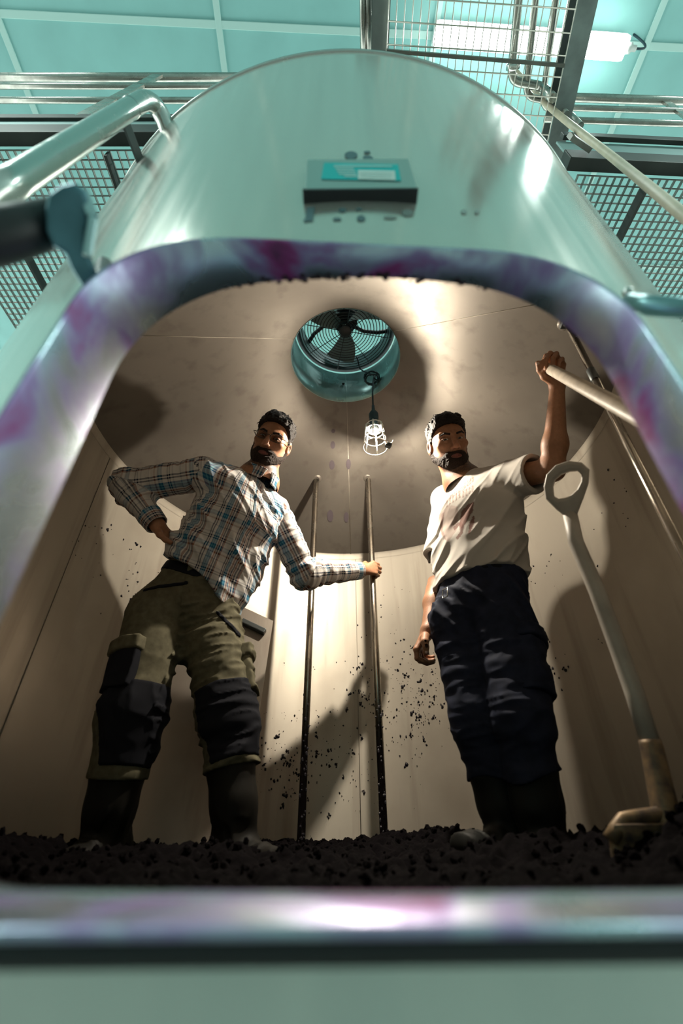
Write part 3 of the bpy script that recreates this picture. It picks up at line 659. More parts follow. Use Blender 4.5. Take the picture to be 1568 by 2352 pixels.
bm = B(); add_lathe(bm, [(0.012, 0.036), (0.021, 0.040), (0.023, 0.050), (0.023, 0.085), (0.021, 0.095), (0.024, 0.10), (0.024, 0.125), (0.017, 0.14), (0.009, 0.15), (0.007, 0.19)], LP, 20, cap0=True, cap1=True); obj('socket', bm, M_rubber, lamp)
q = Vector((LP.x, LP.y, LP.z+0.18)); c1 = at_y(853, 868, 1.58); hk = Vector((TC.x+0.085, TC.y+0.235, FZ0)); hk2 = Vector((TC.x+0.075, TC.y+0.20, FZ0))
pts = [q, q.lerp(c1, 0.5)+Vector((0.001, 0, 0)), c1+Vector((0.012, 0, 0))]
ax = Vector((1, 0.15, 0)).normalized(); az = Vector((0.05, -0.5, 0.85)).normalized()
for k in range(40):
    a = -0.3+2*PI*k/14; R_ = 0.036+0.006*math.sin(k*0.9); pts.append(c1+ax*(R_*math.cos(a))+az*(R_*math.sin(a))+Vector((0.008*math.sin(k*0.35), 0.002*(k % 5), 0.012*math.sin(k*0.25))))
pts += [c1+Vector((0.02, 0.03, 0.06)), hk.lerp(c1, 0.3), hk-Vector((0, 0, 0.004)), hk2+Vector((0, 0, 0.01)), hk2+Vector((-0.01, -0.03, 0.02))]
bm = B(); add_tube(bm, pts, 0.0042, 8); obj('cord', bm, M_rubber, lamp)
bm = B(); q = Vector((LP.x+0.060, LP.y-0.015, zb_-0.004)); add_box(bm, q, (0.028, 0.02, 0.024), Matrix.Rotation(0.5, 3, 'Y'), 0.004); clip = obj('clip', bm, M_black, lamp)
bm = B(); add_tube(bm, [q+Vector((0.008, 0, 0.012)), q+Vector((0.02, 0, 0.02)), q+Vector((0.024, 0, 0.034))], 0.0018, 6); obj('clip_wire', bm, M_cage, clip)

# ------------------------------------------------------------------ sheet of steel leaning behind the man in the plaid shirt
M_sheet = inner_material('dirty_sheet', (0.50, 0.44, 0.38), (0.20, 0.14, 0.11), 0.42, 0.8)
c = [at_y(627, 1426, 2.14), at_y(458, 1348, 2.14), at_y(265, 1990, 1.95)]
c.append(c[0]+(c[2]-c[1])*0.98)
nn = (c[1]-c[0]).cross(c[2]-c[0]).normalized(); nn = nn if nn.y > 0 else -nn
bm = B(); a = [bm.verts.new(p) for p in c]; b_ = [bm.verts.new(p+nn*0.006) for p in c]
bm.faces.new(a); bm.faces.new(b_[::-1])
for i in range(4): bm.faces.new((a[i], b_[i], b_[(i+1) % 4], a[(i+1) % 4]))
sh = tag(obj('steel_sheet', bm, M_sheet), 'dirty steel sheet with a dark grip bar leaning behind the man in plaid', 'sheet')
tr = (c[1]-c[0]).normalized(); dn = (c[3]-c[0]).normalized()
bm = B(); g0 = c[0]+tr*0.03+dn*0.085-nn*0.016; add_bar(bm, g0, g0+tr*0.13, 0.03, 0.024, up=dn, bev=0.004); obj('grip_bar', bm, M_dark, sh)

# ------------------------------------------------------------------ white shovel standing in the pomace
M_shovel = mat('white_shovel_plastic', (0.58, 0.53, 0.46), 0.5, noise=0.25, nscale=(15, 15, 15)); M_rust = mat('worn_shovel_steel', (0.32, 0.22, 0.12), 0.5, 0.3, noise=0.6, nscale=(35, 35, 35), c2=(0.06, 0.05, 0.05))
S0 = at_depth(1308, 1178, 1.24); S1 = at_depth(1322, 1245, 1.20); S2 = at_depth(1420, 1490, 1.05); S3 = at_depth(1496, 1715, 0.94); S4 = at_depth(1532, 1885, 0.86)
shv = thing('shovel', 'white shovel with D grip standing in the pomace by the right wall', 'shovel', S4)
bm = B(); add_tube(bm, [S0, S1, S1.lerp(S2, 0.5)+Vector((0.004, 0, 0)), S2, S2.lerp(S3, 0.5)+Vector((0.002, 0, 0)), S3], [0.0185, 0.019, 0.0195, 0.0195, 0.0195, 0.019], 20); obj('shaft', bm, M_shovel, shv)
bm = B(); add_tube(bm, [S3.lerp(S2, 0.06), S3, S4, S4+(S4-S3)*0.3], [0.021, 0.0215, 0.024, 0.02], 20); obj('socket', bm, M_rust, shv)
outl = [(1248, 1118), (1254, 1090), (1275, 1068), (1305, 1058), (1336, 1062), (1354, 1078), (1352, 1110), (1340, 1145), (1326, 1180), (1312, 1192), (1296, 1186), (1276, 1170), (1252, 1146)]
inl = [(1270, 1118), (1275, 1102), (1289, 1090), (1308, 1083), (1326, 1082), (1336, 1089), (1334, 1106), (1325, 1124), (1312, 1136), (1304, 1141), (1294, 1144), (1282, 1146), (1272, 1140)]
extrude_px(outl, 1.225, 0.042, M_shovel, 'd_grip', shv, 0.009, hole=inl)
bw = Vector((1, 0.12, 0)).normalized(); dn = (S4-S3).normalized(); bn = bw.cross(dn).normalized(); bm = B(); rows = []
for i in range(11):
    t = i/10; row = []
    for j in range(15):
        w = j/7-1; half = 0.105*(1 if t < 0.7 else 1-0.8*(t-0.7)**1.6*3); sh_ = 0.012*(1-w*w)*(1 if t > 0.06 else 0.3)
        row.append(bm.verts.new(S4+bw*(w*half)+dn*(0.005+0.26*t)+bn*(sh_+0.03*w*w) + (-bn*0.022 if t == 0 else Vector())))
    rows.append(row)
for i in range(10):
    for j in range(14): f = bm.faces.new((rows[i][j], rows[i][j+1], rows[i+1][j+1], rows[i+1][j])); f.smooth = True
blade = obj('blade', bm, M_rust, shv); sm = blade.modifiers.new('t', 'SOLIDIFY'); sm.thickness = 0.004
bm = B(); add_tube(bm, [S4+bw*(w*0.105)+dn*(0.0-0.012*(1-abs(w))+0.03*max(0, abs(w)-0.75)*4*abs(w))+bn*(0.03*w*w-0.004) for w in [k/8-1 for k in range(17)]], 0.0135, 10); obj('shoulder', bm, M_rust, blade)

# ------------------------------------------------------------------ pale tool handle in the raised hand
HA = at_depth(1258, 845, 1.66); HB = at_depth(1474, 962, 0.93)
d = (HB-HA).normalized(); HC = HB+d*0.22
M_wood = mat('pale_handle', (0.58, 0.50, 0.40), 0.5, noise=0.3, nscale=(25, 25, 25), bump=0.02, bscale=80)
tl = thing('tool_handle', 'pale round tool handle held up in the raised hand of the man in white', 'tool', HC)
bm = B(); add_tube(bm, [HA-d*0.004, HA, HA.lerp(HB, .5), HB, HC], [0.0155, 0.0185, 0.0185, 0.0185, 0.0185], 22); obj('handle', bm, M_wood, tl)
bm = B(); add_tube(bm, [HC-d*0.04, HC+d*0.03], [0.021, 0.018], 18); obj('ferrule', bm, M_dark, tl)

# ------------------------------------------------------------------ pomace: the dark mass of pressed grapes
N_ = 300; xs = np.linspace(-1.1, 1.1, N_); X, Y = np.meshgrid(xs, xs, indexing='ij')
rg = np.random.default_rng(5)
def vnoise(X, Y, f, seed):
    g = np.random.default_rng(seed).random((64, 64)); u = (X+2)*f; v = (Y+2)*f; i = np.floor(u).astype(int); j = np.floor(v).astype(int)
    a = u-i; b = v-j; a = a*a*(3-2*a); b = b*b*(3-2*b); G = lambda p, q: g[p % 64, q % 64]
    return G(i, j)*(1-a)*(1-b)+G(i+1, j)*a*(1-b)+G(i, j+1)*(1-a)*b+G(i+1, j+1)*a*b
wx, wy = X+TC.x, Y+TC.y
def pom_z(wx, wy, fine=True):
    x, y = wx-TC.x, wy-TC.y
    h = 0.108+0.012*(vnoise(x, y, 4, 1)-.5)+0.035*np.clip((y+0.2)/0.9, 0, 1)
    h = h+0.055*np.exp(-((wx-0.32)**2/0.02+(wy-1.72)**2/0.03))+0.03*np.exp(-((wx-0.15)**2/0.02+(wy-1.95)**2/0.03))
    h = h+0.13*np.exp(-((wx-0.78)**2/0.06+(wy-1.0)**2/0.10))+0.06*np.exp(-((wx+0.85)**2/0.03+(wy-1.2)**2/0.2))
    h = h+0.045*np.exp(-((wx-0.42)**2/0.05+(wy-1.30)**2/0.012))+0.03*np.exp(-((wx+0.38)**2/0.10+(wy-1.42)**2/0.012))
    if fine: h = h+0.030*(vnoise(x, y, 22, 2)-.5)+0.022*(vnoise(x, y, 48, 3)-.5)+0.014*(vnoise(x, y, 110, 4)-.5)
    return h
Z = pom_z(wx, wy); Rr = np.hypot(X, Y); ok = Rr < RI-0.004
idx = -np.ones((N_, N_), int); idx[ok] = np.arange(ok.sum())
V = np.stack([wx[ok], wy[ok], Z[ok]], 1); q = np.stack([idx[:-1, :-1], idx[1:, :-1], idx[1:, 1:], idx[:-1, 1:]], -1).reshape(-1, 4); q = q[(q >= 0).all(1)]
M_pom = mat('grape_pomace', (0.003, 0.002, 0.003), 0.95, spec=0.08, noise=0.6, nscale=(60, 60, 60), bump=0.3, bscale=150)
po = np_mesh('pomace', V, q, M_pom, None, True); kind(po, 'stuff'); po['label'] = 'black wet grape pomace heaped over the tank floor'; po['category'] = 'pomace'
# lumps lying on top
bm = B(); rr = random.Random(21)
for k in range(1500):
    x = rr.uniform(-0.8, 0.95); y = rr.uniform(0.8, 2.35)
    if math.hypot(x-TC.x, y-TC.y) > RI-0.03: continue
    s = rr.uniform(0.004, 0.013); z = float(pom_z(np.array(x), np.array(y)))
    bmesh.ops.create_icosphere(bm, subdivisions=1, radius=s, matrix=Matrix.Translation((x, y, z+s*0.3)) @ Euler((rr.random()*6, rr.random()*6, 0)).to_matrix().to_4x4() @ Matrix.Diagonal((1, rr.uniform(.5, 1), rr.uniform(.5, 1), 1)))
kind(obj('pomace_lumps', bm, M_pom, po, False), 'stuff')
# ------------------------------------------------------------------ sculpting: signed distances meshed with surface nets
F4 = np.float32
def npv(v): return np.array(v, dtype=F4)
def unit(v): v = npv(v); return v/np.linalg.norm(v)
def smin(a, b, k): h = np.maximum(k-np.abs(a-b), 0)/k; return np.minimum(a, b)-h*h*k*0.25
def smax(a, b, k): return -smin(-a, -b, k)
def s_cap(P, a, b, ra, rb, side=None, f=1.0):
    a, b = npv(a), npv(b); ba = b-a; q = P-a; t = np.clip((q@ba)/max(1e-9, float(ba@ba)), 0, 1); q = q-t[:, None]*ba
    if side is not None:
        s = npv(side); qs = q@s; q = q-(qs*(1-1/f))[:, None]*s
    return np.sqrt((q*q).sum(1))-(ra+(rb-ra)*t)
def s_ell(P, c, r, R=None):
    q = P-npv(c)
    if R is not None: q = q@R
    r = npv(r); k0 = np.sqrt(((q/r)**2).sum(1)); k1 = np.sqrt(((q/(r*r))**2).sum(1))+1e-9
    return k0*(k0-1)/k1
def s_sph(P, c, r): q = P-npv(c); return np.sqrt((q*q).sum(1))-r
def s_box(P, c, h, R, r):
    q = np.abs((P-npv(c))@R)-npv(h)+r; return np.sqrt((np.maximum(q, 0)**2).sum(1))+np.minimum(q.max(1), 0)-r
_G = np.random.default_rng(9).random((32, 32, 32)).astype(F4)
def noise3(P, s=(1, 1, 1)):
    q = P*npv(s)+npv((7.3, 3.1, 11.7)); i = np.floor(q).astype(np.int32); f = q-i; f = f*f*(3-2*f); o = 0
    for a in (0, 1):
        for b in (0, 1):
            for c in (0, 1):
                w = (f[:, 0] if a else 1-f[:, 0])*(f[:, 1] if b else 1-f[:, 1])*(f[:, 2] if c else 1-f[:, 2])
                o = o+w*_G[(i[:, 0]+a) & 31, (i[:, 1]+b) & 31, (i[:, 2]+c) & 31]
    return o
def folds(P, M, s, amp, sharp=1.0):          # creases that run along the first axis of M
    q = P@M; n = noise3(q, s); n2 = noise3(q+1.7, tuple(1.9*x for x in s)); return amp*((1-np.abs(2*n-1))**1.4-0.4)+0.55*amp*((1-np.abs(2*n2-1))**2-0.3)
def axes(d, side):
    d = unit(d); s = npv(side); s = unit(s-d*float(s@d)); return np.stack([d, s, np.cross(d, s)], 1).astype(F4)
def mesh_sdf(f, lo, hi, h, margin=0.01):
    lo = npv(lo); hi = npv(hi); n = np.maximum(2, np.ceil((hi-lo)/h/8).astype(int)); N = n*8+1
    bc = np.stack(np.meshgrid(*[np.arange(k) for k in n], indexing='ij'), -1).reshape(-1, 3)
    cen = (lo+(bc*8+4)*h).astype(F4); d = np.concatenate([f(c) for c in np.array_split(cen, max(1, len(cen)//60000))])
    D = np.ones(N, F4)
    sg = np.where(d < 0, -1, 1).reshape(n)
    D[:-1, :-1, :-1] = np.repeat(np.repeat(np.repeat(sg, 8, 0), 8, 1), 8, 2)
    keep = bc[np.abs(d) < 8*h*0.87*1.25+margin]
    off = np.stack(np.meshgrid(*[np.arange(9)]*3, indexing='ij'), -1).reshape(-1, 3)
    for ch in np.array_split(keep, max(1, len(keep)//120)):
        if len(ch) == 0: continue
        I = (ch[:, None, :]*8+off[None]).reshape(-1, 3); v = f((lo+I*h).astype(F4)); D[I[:, 0], I[:, 1], I[:, 2]] = v
    S = D < 0; C = [(a, b, c) for a in (0, 1) for b in (0, 1) for c in (0, 1)]
    def cor(A, c): return A[c[0]:A.shape[0]-1+c[0], c[1]:A.shape[1]-1+c[1], c[2]:A.shape[2]-1+c[2]]
    cnt = sum(cor(S, c).astype(np.int8) for c in C); act = (cnt > 0) & (cnt < 8); ii = np.argwhere(act)
    vals = np.stack([D[ii[:, 0]+c[0], ii[:, 1]+c[1], ii[:, 2]+c[2]] for c in C], 1)
    acc = np.zeros((len(ii), 3), F4); num = np.zeros(len(ii), F4)
    for x in range(8):
        for y in range(x+1, 8):
            ca, cb = np.array(C[x]), np.array(C[y])
            if np.abs(ca-cb).sum() != 1: continue
            va, vb = vals[:, x], vals[:, y]; m = (va < 0) != (vb < 0); t = np.where(m, va/np.where(m, va-vb, 1), 0)
            acc += np.where(m[:, None], ca+(cb-ca)*t[:, None], 0); num += m
    V = lo+(ii+acc/num[:, None])*h
    idx = -np.ones(act.shape, np.int64); idx[act] = np.arange(len(ii)); Q = []
    for ax in range(3):
        o1, o2 = [(1, 2), (2, 0), (0, 1)][ax]; sl0 = [slice(None)]*3; sl1 = [slice(None)]*3; sl0[ax] = slice(0, -1); sl1[ax] = slice(1, None)
        ch = S[tuple(sl0)] != S[tuple(sl1)]; e = np.argwhere(ch)
        e = e[(e[:, o1] > 0) & (e[:, o2] > 0) & (e[:, o1] < act.shape[o1]) & (e[:, o2] < act.shape[o2])]
        def g(d1, d2): k = e.copy(); k[:, o1] -= d1; k[:, o2] -= d2; return idx[k[:, 0], k[:, 1], k[:, 2]]
        q = np.stack([g(1, 1), g(0, 1), g(0, 0), g(1, 0)], 1); fl = S[e[:, 0], e[:, 1], e[:, 2]]; q[~fl] = q[~fl][:, ::-1]; Q.append(q[(q >= 0).all(1)])
    return V.astype(F4), np.concatenate(Q)
def join(parts):
    V = []; Q = []; o = 0
    for v, q in parts: V.append(v); Q.append(q+o); o += len(v)
    return np.concatenate(V), np.concatenate(Q)
def smooth_part(name, f, lo, hi, h, m, parent, attr=None, margin=0.012):
    V, Q = mesh_sdf(f, lo, hi, h, margin); o = np_mesh(name, V, Q, m, parent)
    if attr is not None: set_attr(o, attr(V))
    return o
def set_attr(o, A, name='tint'):
    A = np.asarray(A, F4); a = o.data.attributes.new(name, 'FLOAT_VECTOR', 'POINT'); a.data.foreach_set('vector', np.ascontiguousarray(A).ravel())
def bounds(pts, pad): p = np.array([list(q) for q in pts]); return p.min(0)-pad, p.max(0)+pad
def attr_mat(name, rough, bump=0.0, bscale=300, sss=0.0, sheen=0.0, spec=0.4, noise=0.0, nscale=60):
    m = mat(name, (0.5, 0.5, 0.5), rough, spec=spec, bump=bump, bscale=bscale, sss=sss); nt = m.node_tree; b = nt.nodes['Principled BSDF']
    at = nt.nodes.new('ShaderNodeAttribute'); at.attribute_name = 'tint'
    if noise:
        tc = nt.nodes.new('ShaderNodeTexCoord'); nz = nt.nodes.new('ShaderNodeTexNoise'); nz.inputs['Scale'].default_value = nscale; nz.inputs['Detail'].default_value = 6; nt.links.new(tc.outputs['Object'], nz.inputs['Vector'])
        r = nt.nodes.new('ShaderNodeMapRange'); r.inputs[1].default_value = 0.3; r.inputs[2].default_value = 0.7; r.inputs[3].default_value = 1-noise; r.inputs[4].default_value = 1+noise; nt.links.new(nz.outputs[0], r.inputs[0])
        vm = nt.nodes.new('ShaderNodeVectorMath'); vm.operation = 'SCALE'; nt.links.new(at.outputs['Vector'], vm.inputs[0]); nt.links.new(r.outputs[0], vm.inputs['Scale']); nt.links.new(vm.outputs[0], b.inputs['Base Color'])
    else: nt.links.new(at.outputs['Vector'], b.inputs['Base Color'])
    if sheen: b.inputs['Sheen Weight'].default_value = sheen
    return m
M_flesh = attr_mat('skin', 0.5, bump=0.12, bscale=260, sss=0.12, noise=0.10, nscale=90)
M_hair = mat('dark_hair', (0.016, 0.010, 0.008), 0.6, noise=0.5, nscale=(300, 300, 300), spec=0.25, bump=0.5, bscale=420)
M_beard = mat('dark_beard', (0.020, 0.012, 0.009), 0.7, noise=0.7, nscale=(420, 420, 420), c2=(0.055, 0.035, 0.025), bump=0.7, bscale=600, spec=0.2)
M_eyew = mat('eye_white', (0.62, 0.58, 0.53), 0.25); M_iris = mat('eye_iris', (0.03, 0.018, 0.012), 0.15)
CAMR = npv((1, 0, 0)); CAMU = npv((0, -SP, CP))
class Head:
    def __init__(s, c, up_img, pitch, yaw, scale=1.0):
        s.c = npv(c); toc = unit(npv(CAM)-s.c); u = unit(CAMR*up_img[0]+CAMU*up_img[1]); u = unit(u-toc*float(u@toc)); r = np.cross(toc, u)   # r: image left side
        f = unit(toc*math.cos(pitch)+u*math.sin(pitch)); u = unit(u-f*float(u@f)); r = np.cross(f, u)
        f2 = unit(f*math.cos(yaw)-r*math.sin(yaw)); r = np.cross(f2, u); s.f, s.u, s.r, s.k = f2, u, r, scale
        s.R = np.stack([s.r, s.f, s.u], 1).astype(F4)             # local x: image left, y: forward, z: up
    def loc(s, P): return ((P-s.c)@s.R)/s.k
    def world(s, p): return s.c+s.R@(npv(p)*s.k)
    def base(s, q):
        x = np.abs(q[:, 0]); a = np.stack([x, q[:, 1], q[:, 2]], 1)
        d = s_ell(q, (0, -0.014, 0.032), (0.076, 0.096, 0.086))
        d = smin(d, s_ell(q, (0, 0.026, -0.030), (0.064, 0.068, 0.088)), 0.03)
        d = smin(d, s_cap(a, (0.055, -0.006, -0.055), (0.020, 0.068, -0.103), 0.021, 0.019), 0.03)
        d = smin(d, s_ell(q, (0, 0.074, -0.102), (0.026, 0.020, 0.017)), 0.022)
        d = smin(d, s_ell(a, (0.046, 0.062, -0.020), (0.020, 0.018, 0.016)), 0.02)
        d = smin(d, s_cap(a, (0.012, 0.086, 0.021), (0.048, 0.070, 0.021), 0.0085, 0.008), 0.016)
        d = smin(d, s_ell(q, (0, 0.064, -0.072), (0.034, 0.030, 0.026)), 0.02)
        d = smax(d, -s_ell(a, (0.031, 0.097, -0.001), (0.019, 0.020, 0.0125)), 0.014)
        return d
    def sdf(s, P):
        q = s.loc(P); x = np.abs(q[:, 0]); a = np.stack([x, q[:, 1], q[:, 2]], 1); d = s.base(q)
        # eyelids over the eyeballs
        lid = s_sph(a, (0.031, 0.0745, 0.0), 0.0152); slit = np.abs(q[:, 2]+0.0008+0.9*(x-0.031)**2*30*0.3)-(0.0036-8.0*(x-0.031)**2); lid = smax(lid, -np.maximum(slit, 0.066-q[:, 1]), 0.0015)
        d = smin(d, lid, 0.005)
        n = s_cap(q, (0, 0.087, 0.012), (0, 0.110, -0.032), 0.0085, 0.0115); n = smin(n, s_sph(q, (0, 0.113, -0.037), 0.0115), 0.008)
        n = smin(n, s_ell(a, (0.0125, 0.101, -0.041), (0.0075, 0.011, 0.0075)), 0.007); n = smax(n, -s_ell(a, (0.0065, 0.107, -0.049), (0.0042, 0.0065, 0.0055)), 0.003)
        d = smin(d, n, 0.008)
        l = smin(s_cap(a, (0.0, 0.0925, -0.069), (0.023, 0.081, -0.0735), 0.0052, 0.003), s_cap(a, (0.0, 0.0925, -0.0815), (0.019, 0.083, -0.078), 0.0066, 0.0035), 0.002)
        d = smin(d, l, 0.005); d = smax(d, -s_cap(a, (0, 0.0995, -0.0748), (0.024, 0.087, -0.0745), 0.0022, 0.0016), 0.002)
        # ears
        ca, sa = math.cos(0.25), math.sin(0.25); e = a-npv((0.079, -0.012, -0.010)); e2 = np.stack([e[:, 0]*ca-e[:, 1]*sa*-1, e[:, 1]*ca-e[:, 0]*sa, e[:, 2]], 1)
        er = s_ell(e2, (0, 0, 0), (0.0085, 0.019, 0.033)); er = smax(er, -s_ell(e2, (0.009, 0.004, 0.002), (0.0075, 0.011, 0.021)), 0.004); er = smin(er, s_ell(e2, (-0.002, 0.006, -0.027), (0.006, 0.008, 0.009)), 0.006)
        d = smin(d, er, 0.006)
        return d*s.k
    def tint(s, V, skin, lip):
        q = s.loc(V); x = np.abs(q[:, 0]); T = np.tile(npv(skin), (len(V), 1))
        w = np.clip(1-(((x/0.026)**2)+((q[:, 2]+0.0755)/0.0115)**2), 0, 1)*(q[:, 1] > 0.078); w = np.clip(w*2.2, 0, 1)
        T = T*(1-w[:, None])+npv(lip)*w[:, None]
        w = np.clip(1-(((x-0.031)/0.022)**2+((q[:, 2]-0.001)/0.014)**2), 0, 1)*(q[:, 1] > 0.06); T = T*(1-0.25*w[:, None])
        w = np.clip(1-np.sqrt((q[:, 0])**2+(q[:, 1]-0.113)**2+(q[:, 2]+0.04)**2)/0.03, 0, 1); T = T*(1+w[:, None]*npv((0.1, -0.05, -0.05)))
        rg = s.beard(V, None); w = np.clip(0.5-rg/0.016, 0, 1)*(noise3(q, (260, 260, 260))*0.6+0.5)*(np.abs(q).max(1) < 0.16); w = np.clip(w, 0, 0.85)[:, None]; T = T*(1-w)+npv((0.035, 0.022, 0.017))*w
        return T
    def box(s, ext=0.02): return s.c-0.16-ext, s.c+0.16+ext
    def hair(s, P, thick, front, seed=0.0):
        q = s.loc(P); zh = np.interp(q[:, 1], [-0.11, -0.05, -0.030, -0.004, 0.008, 0.030, 0.055, 0.075, 0.1], [-0.075, -0.070, -0.045, -0.020, 0.0, 0.030, front-0.012, front, front+0.004]).astype(F4)
        top = np.clip((q[:, 2]-0.02)/0.08, 0, 1); n1 = noise3(q+seed, (48, 48, 48)); n2 = noise3(q+seed, (130, 130, 130))
        t = 0.004+thick*top*(0.75+0.5*np.clip(q[:, 1]/0.08, -0.5, 1))+0.013*(n1-0.5)*(0.3+top)+0.007*(n2-0.5)
        d = s.base(q)-t; return smax(d, (zh-q[:, 2])+0.006*(n2-0.5), 0.006)*s.k
    def beard(s, P, t0):
        q = s.loc(P); x = np.abs(q[:, 0]); n2 = noise3(q, (240, 240, 240)); n1 = noise3(q, (90, 90, 90))
        zl = np.interp(q[:, 1], [-0.03, -0.012, 0.002, 0.02, 0.045, 0.066, 0.080, 0.090], [0.02, 0.012, -0.030, -0.055, -0.066, -0.064, -0.0545, -0.0535]).astype(F4)
        reg = q[:, 2]-zl+0.006*(n1-0.5); reg = np.maximum(reg, -0.018-q[:, 1]); 
        mouth = 1-np.sqrt((x/0.0225)**2+((q[:, 2]+0.0762)/0.0085)**2); reg = smax(reg, np.where(q[:, 1] > 0.05, mouth*0.010, -1), 0.003)
        reg = np.maximum(reg, -0.150-q[:, 2]); reg = np.maximum(reg, np.where(q[:, 2] < -0.095, 0.016-q[:, 1]+(-0.095-q[:, 2])*0.4, -1))
        if t0 is None: return reg
        fade = np.clip(-reg/0.012, 0, 1)**0.7
        d = s.base(q)-(t0*(0.55+0.6*np.clip((-0.05-q[:, 2])/0.05, 0, 1))*fade+0.0035*(n2-0.45)*fade+0.002*(n1-.5)*fade+0.0008)
        return smax(d, reg, 0.002)*s.k
    def brow(s, P):
        q = s.loc(P); a = np.stack([np.abs(q[:, 0]), q[:, 1], q[:, 2]], 1)
        d = smin(s_cap(a, (0.016, 0.0945, 0.0185), (0.036, 0.0905, 0.024), 0.0042, 0.0036), s_cap(a, (0.036, 0.0905, 0.024), (0.052, 0.0765, 0.0185), 0.0036, 0.002), 0.003)
        return (d-0.0022*(noise3(q, (300, 300, 300))-0.3))*s.k
    def eyes(s, parent):
        for sx in (-1, 1):
            c = s.world((sx*0.031, 0.0745, 0.0)); bm = B(); bmesh.ops.create_uvsphere(bm, u_segments=20, v_segments=14, radius=0.0128*s.k, matrix=Matrix.Translation(Vector(c.tolist())))
            o = obj('eye', bm, M_eyew, parent, True); o.data.materials.append(M_iris); look = unit(npv(CAM)-c)
            for p in o.data.polygons:
                n = npv(p.center)-c; 
                if float(unit(n)@look) > 0.87: p.material_index = 1
    def tufts(s, parent, n, front, thick, seed, curl, Ls=(0.02, 0.045)):
        # separate locks that break the outline of the hair
        rr = random.Random(seed); bm = B()
        for _ in range(n):
            a = rr.uniform(0, 2*PI); z = rr.uniform(0.25, 1.0); p = npv((0.076*math.cos(a)*math.sqrt(1-z*z*0.85), -0.014+0.096*math.sin(a)*math.sqrt(1-z*z*0.85), 0.032+0.086*z))
            if p[1] > 0.02 and p[2] < front+0.004: continue
            g = unit(p-npv((0, -0.014, 0.032))); p = p+g*thick*0.45; L = rr.uniform(*Ls)*0.7; d = unit(g*0.22+npv((rr.gauss(0, 0.5)+curl, 0.5+rr.gauss(0, 0.5), 0.2))); w = npv((rr.gauss(0, 1), rr.gauss(0, 1), rr.gauss(0, 1))); pts = []; m = 6
            for i in range(m):
                pts.append(Vector(s.world(p).tolist())); p = p+d*L/m; d = unit(d+np.cross(d, w)*0.25-g*0.30)
            add_tube(bm, pts, [0.0034*(1-0.85*i/(m-1)) for i in range(m)], 5)
        return kind(obj('hair_locks', bm, M_hair, parent, True), 'stuff')
def hand_sdf(H):
    # H: wrist, palm root list, fingers (each a list of joints from knuckle to tip), thumb joints
    W_ = npv(H['wrist'])
    def f(P):
        d = None
        for k, fg in enumerate(H['fingers']):
            r0 = (0.0098, 0.0100, 0.0095, 0.0085)[k]*H.get('k', 1.0)
            m = s_cap(P, W_+(npv(fg[0])-W_)*0.12, fg[0], 0.0165, r0*1.22); d = m if d is None else smin(d, m, 0.016)
        for k, fg in enumerate(H['fingers']):
            r0 = (0.0098, 0.0100, 0.0095, 0.0085)[k]*H.get('k', 1.0); fd = None
            for i in range(3):
                m = s_cap(P, fg[i], fg[i+1], r0*(1.06-0.10*i), r0*(0.96-0.10*i)); fd = m if fd is None else smin(fd, m, 0.004)
                if i: fd = smin(fd, s_sph(P, fg[i], r0*(1.06-0.08*i)), 0.003)
            d = smin(d, fd, 0.005)
        t = H['thumb']; td = smin(s_cap(P, t[0], t[1], 0.0165, 0.0135), smin(s_cap(P, t[1], t[2], 0.0118, 0.0108), s_cap(P, t[2], t[3], 0.0108, 0.0088), 0.004), 0.008)
        return smin(d, td, 0.012)
    return f
def nail(parent, a, b, n, w, m):
    a, b, n = npv(a), npv(b), unit(n); d = unit(b-a); s = np.cross(d, n); c = b-d*0.002+n*w*0.82; bm = B()
    R = Matrix(((s[0], d[0], n[0]), (s[1], d[1], n[1]), (s[2], d[2], n[2])))
    bmesh.ops.create_uvsphere(bm, u_segments=12, v_segments=8, radius=1.0, matrix=Matrix.Translation(Vector(c.tolist())) @ R.to_4x4() @ Matrix.Diagonal((w*0.62, w*0.75, w*0.28, 1)))
    return obj('fingernail', bm, m, parent, True)
M_nail = mat('fingernail', (0.62, 0.44, 0.36), 0.3)
def v3(p): return npv(list(p))
